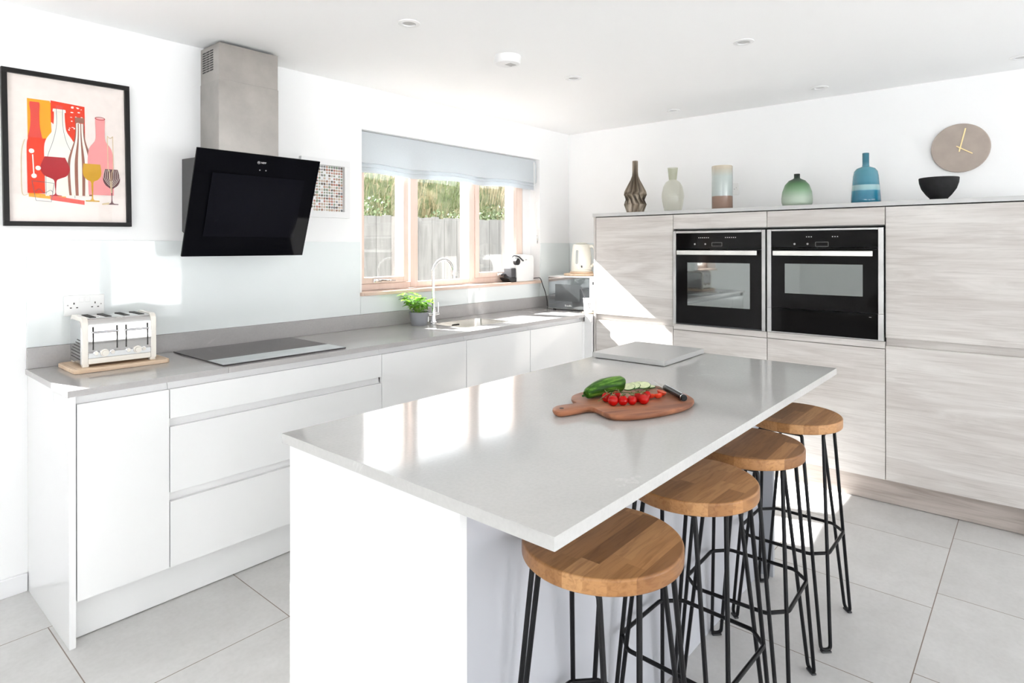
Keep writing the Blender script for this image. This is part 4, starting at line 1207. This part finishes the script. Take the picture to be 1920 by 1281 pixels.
for k in range(34):
    a = random.uniform(0, 2 * PI); r0 = .045 * math.sqrt(random.random()); lean = random.uniform(.1, .75)
    hgt = random.uniform(.04, .128) * (1.05 - .25 * lean)
    p = Vector((px_ + r0 * math.cos(a), py_ + r0 * math.sin(a), .8908 + .071))
    if k < 3: a, hgt, lean = PI + (k - 1) * .5, .125 - .012 * k, .75
    e = p + Vector((math.cos(a) * hgt * lean, math.sin(a) * hgt * lean, hgt)); m_ = (p + e) / 2 + Vector((0, 0, .01))
    e.y = min(e.y, 3.03)
    tube(sb, [p, m_, e], .0014, 5)
    for lvl, c in ((1, e), (.62, p + (e - p) * .62)):
        a2 = random.uniform(0, PI)
        for s in range(4 if lvl == 1 else 2):
            aa = a2 + s * (PI / 2 if lvl == 1 else PI); L = random.uniform(.024, .044) * (1 if lvl == 1 else 1.05)
            if c.y + math.sin(aa) * L > 3.065: continue
            leaf(fb, c, Vector((math.cos(aa), math.sin(aa), random.uniform(.0, .6))), L, L * .62, random.uniform(.1, .5))
part(t, 'stems', sb, M['stem']); part(t, 'leaves', fb, M['basil'])

# ------------------------------------------------------------------ microwave corner
def mwglass():
    m, nt, out = newmat('mirrored_dark_glass')
    b = principled(nt, out, (.03, .032, .035), .03, 0, .5)
    g = nt.nodes.new('ShaderNodeBsdfGlossy'); g.inputs[0].default_value = (.8, .85, .87, 1); g.inputs['Roughness'].default_value = .03
    mx = nt.nodes.new('ShaderNodeMixShader'); mx.inputs[0].default_value = .22
    nt.links.new(b.outputs[0], mx.inputs[1]); nt.links.new(g.outputs[0], mx.inputs[2]); nt.links.new(mx.outputs[0], out.inputs[0])
    return m
M['mwglass'] = mwglass()
t = thing('microwave', 'white microwave with dark mirrored door in the worktop corner', 'microwave', (3.86, 2.70, .8908), R(6))
def mloc(b): return b
# local frame: front face at x=0, +x to the wall, y from -.235 (door right) to +.215
zt = .262
b = NB(); box(b, .012, .34, -.222, .222, .010, zt, .004); part(t, 'case', b, M['whiteplastic'], True)
b = NB(); box(b, 0, .0115, -.135, .220, .014, zt - .008, .002); dr = part(t, 'door', b, M['mwglass'], True)
b = NB(); box(b, -.0009, -.0001, -.055, .160, .070, .200); part(dr, 'door_window', b, plain('dark_mesh_window', (.055, .06, .062), .08, spec=.9, var=.05), True)
b = NB(); box(b, -.002, .0115, -.2215, .2215, .0105, .0135); box(b, -.002, .0115, .2203, .2218, .0105, zt - .004); box(b, -.002, .0115, -.2215, .2215, zt - .0075, zt - .003); part(t, 'door_trim', b, M['steel_pale'], True)
b = NB(); box(b, .001, .0115, -.2215, -.137, .014, zt - .008, .001); cpn = part(t, 'control_panel', b, M['whiteplastic'], True)
b = NB(); box(b, -.0005, .0009, -.195, -.162, .205, .226); part(cpn, 'display', b, M['black'], True)
b = NB(); text_mesh(b, 'Breville', .020, Matrix.Translation((-.0008, .045, .036)) @ FACE_NX); part(dr, 'lettering', b, M['lettering'], True)
for sx in (.04, .30):
    for sy in (-.19, .19):
        b = NB(); cyl(b, (sx, sy, 0.0001), (sx, sy, .0105), .012, 14); part(t, 'foot', b, M['black'], True)
# boards and kettle on top of it
kx, ky = 4.05, 2.755
zb = .8908 + zt
b = NB(); lathe(b, [(0, 0), (.124, 0), (.128, .003), (.128, .014), (.124, .017), (0, .017)], 64, mtx=Matrix.Translation((kx - .005, ky + .01, zb + .0006)))
solo('round_board', b, M['pine'], 'larger round pale wooden board on top of the microwave', 'board', base=(kx, ky, zb))
b = NB(); lathe(b, [(0, 0), (.088, 0), (.091, .003), (.091, .010), (.088, .013), (0, .013)], 64, mtx=Matrix.Translation((kx, ky, zb + .0182)))
solo('round_board', b, M['pine'], 'smaller round wooden board directly beneath the kettle', 'board', base=(kx, ky, zb + .018))
t = thing('kettle', 'ivory electric kettle on wooden boards on the microwave', 'kettle', (kx, ky, zb + .0316))
kz = zb + .0317
b = NB(); lathe(b, [(0, 0), (.080, 0), (.083, .004), (.083, .012), (.078, .016), (0, .016)], 48, mtx=Matrix.Translation((kx, ky, kz))); part(t, 'base', b, M['kettlewhite'])
b = NB(); lathe(b, [(0, .0165), (.079, .0165), (.081, .02), (.078, .10), (.071, .18), (.066, .208), (.060, .216), (.0, .219)], 48, mtx=Matrix.Translation((kx, ky, kz))); part(t, 'jug', b, M['kettlewhite'])
b = NB(); lathe(b, [(0, .219), (.045, .2185), (.048, .222), (.02, .230), (0, .231)], 32, mtx=Matrix.Translation((kx, ky, kz))); part(t, 'lid', b, M['kettlewhite'])
b = NB(); a = R(187)
q = Vector((math.cos(a), math.sin(a), 0)); m_ = Matrix.Translation(Vector((kx, ky, kz + .115)) + q * .0775) @ Matrix.Rotation(a, 4, 'Z') @ Matrix.Rotation(R(-4.5), 4, 'Y')
prism(b, rrect(.020, .11, .0098, 6), -.002, .0012, mtx=m_ @ Matrix(((0, 0, 1, 0), (1, 0, 0, 0), (0, 1, 0, 0), (0, 0, 0, 1)))); part(t, 'water_gauge', b, plain('grey_gauge', (.42, .44, .43), .2, var=.05))
b = NB(); pts = spline3([(kx + .02, ky - .062, kz + .20), (kx + .015, ky - .105, kz + .195), (kx + .015, ky - .125, kz + .14), (kx + .015, ky - .115, kz + .07), (kx + .015, ky - .075, kz + .04)]); tube(b, pts, .011, 12); part(t, 'handle', b, M['kettlewhite'])
b = NB(); tube(b, [(kx - .06, ky - .045, kz + .035), (kx - .085, ky - .06, kz + .045)], .006, 10); part(t, 'switch', b, M['softblack'])
# cup on its coaster at the end of the worktop
cx_, cy_ = 3.806, 2.531
b = NB(); lathe(b, [(0, 0), (.040, 0), (.043, .002), (.043, .008), (.040, .010), (0, .010)], 40, mtx=Matrix.Translation((cx_, cy_, .8908))); solo('coaster', b, M['pine'], 'round wooden coaster under the white cup', 'coaster', base=(cx_, cy_, .8908))
t = thing('utensil_cup', 'white printed cup on a coaster at the worktop end', 'cup', (cx_, cy_, .9010))
b = NB(); lathe(b, [(0, 0), (.026, 0), (.029, .003), (.032, .05), (.036, .095), (.0385, .099), (.0355, .099), (.031, .05), (.027, .006), (0, .005)], 40, mtx=Matrix.Translation((cx_, cy_, .9010))); part(t, 'body', b, M['whiteplastic'])
b = NB()
for k, (du, dv) in enumerate(((0, .032), (.006, .045), (-.005, .046), (.003, .06), (-.007, .06))):
    a = R(232) + du / .031; r_ = .0325 + dv * .05
    m_ = Matrix.Translation((cx_ + r_ * math.cos(a), cy_ + r_ * math.sin(a), .9010 + dv)) @ Matrix.Rotation(a, 4, 'Z') @ Matrix.Rotation(R(90), 4, 'Y')
    lathe(b, [(0, .0006), (.0042, .0002)], 8, mtx=m_ @ Matrix.Diagonal((1.2, .6, 1, 1)))
part(t, 'leaf_print', b, M['softblack'])
b = NB(); tube(b, [(cx_ + .004, cy_ - .002, .909), (cx_ - .010, cy_ + .022, 1.00), (cx_ - .020, cy_ + .052, 1.085)], .0036, 8); solo('stirrer', b, M['softblack'], 'thin dark stirrer standing in the white printed cup', 'stirrer', base=(cx_, cy_, .907))

# ------------------------------------------------------------------ cutting board, vegetables and knife
CB = [(1.405, 1.050), (1.418, 1.066), (1.440, 1.075), (1.462, 1.074), (1.500, 1.058), (1.522, 1.054), (1.530, 1.068), (1.552, 1.094), (1.585, 1.113), (1.620, 1.117), (1.655, 1.111), (1.720, 1.084), (1.795, 1.049), (1.850, 1.018), (1.874, .985),
      (1.874, .945), (1.855, .890), (1.826, .840), (1.792, .806), (1.757, .790), (1.715, .784), (1.672, .789), (1.615, .804), (1.558, .826), (1.510, .855), (1.482, .884), (1.474, .906), (1.480, .935), (1.498, .966), (1.506, .985), (1.498, .996),
      (1.478, 1.000), (1.440, 1.013), (1.413, 1.025), (1.404, 1.037)]
BZ = .8953; BT = .0195
def close_spline(P, n=3):
    out = []; L = len(P)
    for i in range(L):
        a, c, d_, e = [Vector(P[(i + k - 1) % L]) for k in range(4)]
        for k in range(n):
            s = k / n; out.append(tuple(.5 * ((2 * c) + (d_ - a) * s + (2 * a - 5 * c + 4 * d_ - e) * s * s + (3 * c - a - 3 * d_ + e) * s ** 3)))
    return out
bo = Vector((1.63, .95, BZ)); ba = math.atan2(-.24, .40)
mb = Matrix.Translation(bo) @ Matrix.Rotation(ba, 4, 'Z')
t = thing('chopping_board', 'reddish wooden paddle chopping board on the island', 'chopping board', bo, ba)
CBL = [(mb.inverted() @ Vector((x, y, BZ))).to_2d() for x, y in close_spline(CB)]
b = NB(); tt = bmesh.new()
n_ = len(CBL); cen = Vector((0, 0))
def ins(P, d_):
    out = []
    for i in range(len(P)):
        a, c = Vector(P[i - 1]), Vector(P[(i + 1) % len(P)]); tg = (c - a).normalized(); nrm = Vector((-tg.y, tg.x))
        out.append(Vector(P[i]) + nrm * d_)
    return out
area = sum(CBL[i - 1][0] * CBL[i][1] - CBL[i][0] * CBL[i - 1][1] for i in range(n_)) / 2
sg = 1 if area > 0 else -1
lay_ = [(.012, 0), (.003, .006), (0, .012), (.0008, .0175), (.004, BT)]
RV = [[tt.verts.new((q[0], q[1], z)) for q in ins(CBL, d_ * sg)] for d_, z in lay_]
for a, c in zip(RV, RV[1:]):
    for i in range(n_): tt.faces.new((a[i], a[(i + 1) % n_], c[(i + 1) % n_], c[i]))
tt.faces.new(RV[0]); tt.faces.new(RV[-1]); bmesh.ops.recalc_face_normals(tt, faces=tt.faces); add(b, tt)
part(t, 'paddle', b, M['acacia'], True)
hp = mb.inverted() @ Vector((1.436, 1.046, BZ))
b = NB(); lathe(b, [(0, BT + .0003), (.0065, BT + .0003), (.0065, BT - .001)], 20, mtx=Matrix.Translation((hp.x, hp.y, 0))); part(t, 'hanging_hole', b, M['gap'], True)
ZT = BZ + BT + .0004
# cucumber
pa = at(1100, 740, z=ZT + .014); pb = at(1162, 720, z=ZT + .0255)
ax = (pb - pa); ax.z = 0; L = ax.length; ang = math.atan2(ax.y, ax.x)
t = thing('cucumber', 'cut dark green cucumber lying on the chopping board', 'cucumber', (pa.x, pa.y, ZT), ang)
b = NB(); pts, rad = [], []
for s, r_ in ((-.012, .002), (-.010, .008), (0, .0125), (.05, .0165), (.16, .0195), (.30, .0225), (.5, .0252), (.75, .0262), (.985, .026), (1.0, .0245)):
    pts.append((L * s, .006 * math.sin(PI * max(0, s)), max(r_, .012) + .0002)); rad.append(r_)
tube(b, pts, .02, 24, radii=rad); part(t, 'skin', b, M['cucumber'], True)
b = NB(); cyl(b, (L - .0005, 0, .0264), (L + .0012, 0, .0264), .0235, 24); part(t, 'cut_face', b, M['cucflesh'], True)
b = NB(); cyl(b, (-.018, 0, .0125), (-.011, 0, .0125), .003, 8); part(t, 'stalk_end', b, M['cucrind'], True)
# slices
def slice_(lb, px, py, z, tx_, ty_):
    p = at(px, py, z=z)
    o_ = thing('cucumber_slice', lb, 'cucumber slice', (p.x, p.y, z), 0, 'cucumber slices on the chopping board')
    m_ = Matrix.Rotation(ty_, 4, 'Y') @ Matrix.Rotation(tx_, 4, 'X')
    b = NB(); lathe(b, [(.0212, -.0016), (.0225, -.0012), (.0225, .0012), (.0212, .0016)], 32, mtx=m_); part(o_, 'rind', b, M['cucrind'], True)
    b = NB(); lathe(b, [(0, -.0015), (.0211, -.0015), (.0211, .0015), (0, .0015)], 32, mtx=m_); part(o_, 'flesh', b, M['cucflesh'], True)
for k, (px, py, lb) in enumerate(((1178, 725.5, 'cucumber slice touching the cut end of the cucumber'), (1188, 723.5, 'cucumber slice second along from the cucumber'), (1198, 722, 'middle cucumber slice of the overlapping row'),
                                  (1207, 722.5, 'cucumber slice next to last, near the knife tip'), (1216, 725, 'last cucumber slice, lying flat nearest the knife'))):
    if k < 4: slice_(lb, px, py, ZT + .0078 + .0012 * k, R(4), R(-16))
    else: slice_(lb, px, py, ZT + .0018, 0, 0)
# tomatoes on the vine
TR = .0150
front = [(1149.5, 751), (1168, 750.5), (1185, 749.5), (1207, 748.5)]
back = [(1137, 744), (1156, 741), (1195, 744.5), (1212, 740.5)]
tp = [at(x, y, z=ZT + TR) for x, y in front + back]
cen = sum(tp, Vector()) / 8
t = thing('tomato_vine', 'truss of red cherry tomatoes on the vine on the chopping board', 'tomatoes', (cen.x, cen.y, ZT))
tprof_ = [(0, TR * 1.86), (.0028, TR * 1.93), (.007, TR * 1.86), (.0115, TR * 1.62), (.0145, TR * 1.2), (TR, TR * .98), (.0145, TR * .68), (.0115, TR * .3), (.007, TR * .07), (0, 0)]
for k, p in enumerate(tp):
    s = (1.03, .98, .95, 1.05, .95, .95, .95, .95)[k]
    b = NB(); lathe(b, [(r_ * s, z * s) for r_, z in tprof_], 28, mtx=Matrix.Translation((p.x, p.y, ZT))); part(t, 'tomato', b, M['tomato'])
b = NB()
sp0 = at(1121.5, 752.5, z=ZT + .004); cl = [sp0] + [ (tp[i] + tp[i + 4]) / 2 + Vector((0, 0, TR * 1.05)) for i in range(4)]
tube(b, spline3(cl), .0014, 7)
for p in tp:
    q = Vector((p.x, p.y, ZT + TR * 1.9)); near = min(spline3(cl), key=lambda c: (c - q).length); tube(b, [q, (q + near) / 2 + Vector((0, 0, .006)), near], .0011, 6)
    for k in range(5):
        a = 2 * PI * k / 5 + p.x * 50; e = q + Vector((math.cos(a) * .009, math.sin(a) * .009, .003 if k % 2 else -.001)); tube(b, [q, e + Vector((0, 0, .002)), e], .0009, 5, radii=[.0014, .001, .0003])
part(t, 'vine_stem', b, M['vine'])
def half(lb, px, py, rz, tip):
    p = at(px, py, z=ZT + .009)
    o_ = thing('tomato_half', lb, 'cut tomato', (p.x, p.y, ZT), rz, 'cut tomato pieces on the chopping board')
    m_ = Matrix.Translation((0, 0, .0145)) @ Matrix.Rotation(tip, 4, 'Y')
    b = NB(); lathe(b, [(.0148, 0), (.0138, -.0055), (.0105, -.0102), (.0055, -.0130), (0, -.0138)], 28, mtx=m_); part(o_, 'skin', b, M['halfskin'], True)
    b = NB(); lathe(b, [(.0148, 0.0), (.0115, .0006), (.006, -.0002), (0, .0004)], 28, mtx=m_); part(o_, 'cut_face', b, M['tomatocut'], True)
M['halfskin'] = plain('cut_tomato_skin', (.62, .05, .02), .12, spec=.35, var=.15, nscale=30)
half('cut tomato piece beside the end of the vine', 1220, 742, .3, R(14)); half('cut tomato half in front, between vine and knife', 1233, 742, 1.2, R(20)); half('cut tomato half nearest the knife handle', 1241, 737, 2.0, R(-15))
# knife
ka = at(1219.5, 712.5, z=ZT + .012); kb = at(1247, 727, z=ZT + .010); kc = at(1281, 748, z=ZT + .009)
dirv = (kc - ka); ang = math.atan2(dirv.y, dirv.x); Lb = (kb - ka).length; Lt = (kc - ka).length
t = thing('kitchen_knife', 'small kitchen knife with black riveted handle on the chopping board', 'knife', (kb.x, kb.y, ZT), ang)
b = NB(); prism(b, [(-Lb, .006), (-Lb * .75, .0095), (-Lb * .3, .011), (.006, .011), (.006, -.011), (-Lb * .3, -.009), (-Lb * .7, -.0035)], .0095, .0112, .0003, 1); part(t, 'blade', b, M['blade'], True)
HL = Lt - Lb
b = NB(); tube(b, [(.0, 0, .0105), (.004, 0, .0105), (.02, 0, .0108), (HL * .45, .001, .011), (HL * .8, .001, .0108), (HL - .004, -.001, .0104), (HL, -.001, .0104)], .009, 16, radii=[.007, .0098, .0098, .0095, .0098, .0102, .0085]); hh = part(t, 'handle', b, M['handleblack'], True)
b = NB(); tube(b, [(.006, 0, .0204), (HL * .45, .001, .0206), (HL - .016, 0, .0208)], .0016, 6); cyl(b, (HL - .0095, -.001, .0104), (HL - .0065, -.001, .0104), .0106, 20); part(hh, 'tang', b, M['chrome'], True)

# ------------------------------------------------------------------ on top of the tall units
ZS = 1.6190; VX = 3.862
def vase(name, label, cat, y, prof, mat, seg=56, mod=None, x=VX, sm=50):
    b = NB(); lathe(b, prof, seg, mod=mod)
    o_ = mesh_obj(name, b, mat, smooth=sm); o_.location = (x, y, ZS); return setp(o_, label, cat)
# pleated bronze bottle vase
nr = 11
prof = [(0, .0), (.056, 0), (.060, .003), (.079, .058), (.067, .094), (.080, .126), (.076, .150), (.053, .195), (.033, .232), (.022, .262), (.0195, .29), (.0195, .366), (.014, .367), (.014, .30), (0, .29)]
def pleat(a, k):
    i = round(a / (2 * PI) * nr * 2) % 2
    if k == 4: i = 1 - i
    return 1 if i == 0 else (1, .74, .74, .70, .74, .68, .66, .66, .66, .68, .70, .70, 1, 1, 1)[k]
vase('bottle_vase', 'tall bronze pleated vase with narrow neck, nearest the corner', 'vase', 2.170, prof, M['bronze'], seg=22, mod=pleat, sm=12)
t = thing('glass_vase', 'smoky clear glass vase with flared neck beside the bronze vase', 'vase', (VX, 1.884, ZS))
b = NB(); lathe(b, [(0, .004), (.050, .004), (.058, .006), (.068, .05), (.074, .095), (.073, .12), (.064, .165), (.048, .195), (.030, .207), (.0255, .213)], 56); part(t, 'belly', b, M['smoke'], True)
b = NB(); lathe(b, [(.0255, .2132), (.027, .225), (.0345, .294)], 56); part(t, 'neck', b, thin_glass('smoked_neck_glass', (.72, .73, .64), 1.35, .02), True)
b = NB(); lathe(b, [(0, .0002), (.0565, .0002), (.0575, .0038), (0, .0039)], 48); part(t, 'base', b, thin_glass('smoked_base_glass', (.6, .61, .55), 1.4, .02), True)
cylm = zgrad('pale_glaze_over_brown_clay', [(0, (.24, .155, .115)), (.29, (.26, .165, .125)), (.30, (.42, .47, .46)), (.75, (.44, .49, .47)), (.93, (.50, .45, .36)), (1, (.55, .48, .38))], 0, .275, .22, .5, .3, .012)
vase('cylinder_vase', 'straight cylinder vase, pale blue glaze over brown base', 'vase', 1.5435, [(0, 0), (.062, 0), (.064, .003), (.064, .272), (.062, .276), (.058, .274), (.058, .02), (0, .02)], cylm)
gm = zgrad('frosted_green_glass', [(0, (.47, .55, .46)), (.25, (.44, .53, .43)), (.45, (.26, .40, .26)), (.66, (.10, .22, .10)), (.80, (.055, .085, .06)), (1, (.025, .028, .026))], 0, .192, .38, .4, 0, 0, .12)
vase('round_vase', 'squat frosted vase fading from dark green to pale green', 'vase', 1.092, [(0, 0), (.068, 0), (.078, .004), (.084, .02), (.085, .045), (.080, .085), (.066, .125), (.045, .150), (.022, .161), (.0165, .166), (.0165, .190), (.013, .190), (.013, .166), (0, .15)], gm)
bmx = zgrad('blue_banded_glass', [(0, (.02, .17, .27)), (.16, (.025, .20, .31)), (.235, (.04, .24, .36)), (.255, (.30, .50, .53)), (.345, (.36, .55, .57)), (.36, (.03, .20, .29)), (.42, (.06, .25, .34)), (.70, (.09, .30, .38)), (.82, (.03, .17, .24)), (1, (.035, .19, .26))], 0, .28, .08, .6, .4, .006, .15)
vase('blue_bottle', 'blue glass bottle vase with pale band and short neck', 'vase', .7325, [(0, 0), (.070, 0), (.0735, .005), (.073, .02), (.068, .09), (.0625, .15), (.058, .175), (.046, .192), (.026, .200), (.018, .204), (.0165, .215), (.0168, .276), (.0155, .278), (.012, .276), (.012, .21), (0, .20)], bmx)
o = vase('black_bowl', 'black flared bowl on a small foot beneath the clock', 'bowl', .3985, [(0, 0), (.040, 0), (.040, .010), (.055, .026), (.076, .058), (.086, .090), (.0885, .113), (.0865, .116), (.083, .112), (.072, .06), (.05, .025), (0, .018)], M['bowl'])

# clock, socket, ceiling fittings
t = thing('wall_clock', 'round greige wall clock with brass hands', 'clock', (XW, .3473, 1.807))
CM = Matrix.Translation((XW - .001, .3473, 1.944)) @ FACE_NX
b = NB(); lathe(b, [(0, 0), (.134, 0), (.139, .003), (.140, .014), (.137, .0185), (0, .0185)], 72, mtx=CM); part(t, 'dial', b, M['clock'])
def hand(L, tail, w, ang, z):
    b = NB(); box(b, -w / 2, w / 2, -tail, L, z, z + .0016, .0004, mtx=CM @ Matrix.Rotation(-ang, 4, 'Z')); return b
part(t, 'minute_hand', hand(.113, .022, .0062, R(13), .0205), M['brass']); part(t, 'hour_hand', hand(.068, .021, .0052, R(123), .0227), M['brass'])
b = NB(); lathe(b, [(0, .026), (.005, .026), (.005, .0186)], 16, mtx=CM); part(t, 'hub', b, M['brass'])
t = thing('wall_socket', 'white wall socket partly hidden behind the cylinder vase', 'socket', (XW, 1.66, 1.745))
b = NB(); box(b, XW - .010, XW - .001, 1.622, 1.708, 1.748, 1.834, .003); part(t, 'plate', b, M['whiteplastic'])
b = NB(); box(b, XW - .0108, XW - .0101, 1.650, 1.658, 1.788, 1.792); box(b, XW - .0108, XW - .0101, 1.638, 1.6425, 1.796, 1.8005); part(t, 'screw', b, M['lettergrey'])
dl_lab = ['recessed ceiling downlight closest to the smoke alarm on the hood side', 'recessed ceiling downlight between the smoke alarm and the corner', 'recessed ceiling downlight above the bronze vase', 'recessed ceiling downlight over the middle of the room', 'recessed ceiling downlight above the green vase', 'recessed ceiling downlight at the edge above the clock']
def make_dl():
    t = thing('downlight', 'x', 'downlight', group='recessed ceiling downlights')
    b = NB(); lathe(b, [(.048, 0), (.047, -.004), (.030, -.0055), (.028, -.002), (.028, -.0006)], 48); part(t, 'bezel', b, M['satin'], True)
    b = NB(); lathe(b, [(0, -.002), (.018, -.0022), (.0275, -.0008)], 32); part(t, 'lens', b, M['lampgrey'], True)
    return t
d0 = make_dl()
for k, (x, y) in enumerate(((1.728, 2.070), (2.908, 2.032), (4.066, 1.980), (2.921, 1.064), (4.068, 1.019), (4.093, .072))):
    o = d0 if k == 0 else copy_tree(d0)
    o.location = (x, y, ZC - .0005); o['label'] = dl_lab[k]
t = thing('smoke_alarm', 'white round smoke alarm on the ceiling', 'smoke alarm', (2.36, 2.055, ZC))
b = NB(); lathe(b, [(0, -.0005), (.068, -.0005), (.069, -.006), (.067, -.030), (.060, -.040), (.03, -.046), (0, -.047)], 48); part(t, 'body', b, M['satin'], True)
b = NB()
for k in range(7): box(b, -.022 + k * .007, -.0195 + k * .007, -.040, .0, -.0475, -.0465)
part(t, 'sounder_grille', b, M['lettergrey'], True)

# ------------------------------------------------------------------ light
SC.view_settings.view_transform = 'Standard'; SC.view_settings.look = 'None'
SC.view_settings.gamma = 1; SC.view_settings.use_curve_mapping = False
SC.view_settings.exposure = 1.16
w = bpy.data.worlds.new('world'); SC.world = w; w.use_nodes = True
nt = w.node_tree; nt.nodes.clear()
out = nt.nodes.new('ShaderNodeOutputWorld'); bg = nt.nodes.new('ShaderNodeBackground')
tc = nt.nodes.new('ShaderNodeTexCoord'); sp = nt.nodes.new('ShaderNodeSeparateXYZ'); nt.links.new(tc.outputs['Generated'], sp.inputs[0])
mr = node(nt, 'ShaderNodeMapRange'); mr.inputs['From Min'].default_value = -.05; mr.inputs['From Max'].default_value = .9; nt.links.new(sp.outputs['Z'], mr.inputs[0])
c = ramp(nt, mr.outputs[0], [(0, (1, 1, 1)), (1, (.88, .93, 1))])
nt.links.new(c, bg.inputs[0]); bg.inputs[1].default_value = 2.6; nt.links.new(bg.outputs[0], out.inputs[0])
sun = bpy.data.lights.new('sun', 'SUN'); so = bpy.data.objects.new('sun', sun); COL.objects.link(so)
sd = Vector((.294, -1, -.786)).normalized()
so.rotation_euler = Vector((0, 0, -1)).rotation_difference(sd).to_euler(); so.location = (-3, 9, 8)
sun.energy = 20; sun.angle = R(.53); sun.color = (1, .985, .965)
def portal(name, loc, rot, sx, sy):
    l = bpy.data.lights.new(name, 'AREA'); l.shape = 'RECTANGLE'; l.size = sx; l.size_y = sy
    l.cycles.is_portal = True
    o = bpy.data.objects.new(name, l); COL.objects.link(o); o.location = loc; o.rotation_euler = rot
portal('daylight_portal', (2.175, YN - .05, 1.06), (R(90), 0, 0), 3.15, 2.12)
portal('daylight_portal', (-1.4, YN - .05, 1.06), (R(90), 0, 0), 2.4, 2.12)
portal('daylight_portal', (XB - .05, -.3, 1.235), (R(90), 0, R(-90)), 2.4, 1.77)
portal('daylight_portal', (3.09, 3.32, 1.6), (R(-90), 0, 0), 1.74, 1.0)
portal('daylight_portal', (.2425, 3.32, 1.6), (R(-90), 0, 0), .525, 1.0)
SC.cycles.max_bounces = 12; SC.cycles.diffuse_bounces = 8; SC.cycles.glossy_bounces = 6; SC.cycles.transparent_max_bounces = 16
SC.cycles.caustics_reflective = False; SC.cycles.caustics_refractive = False
SC.cycles.sample_clamp_indirect = 6
SC.cycles.use_denoising = True
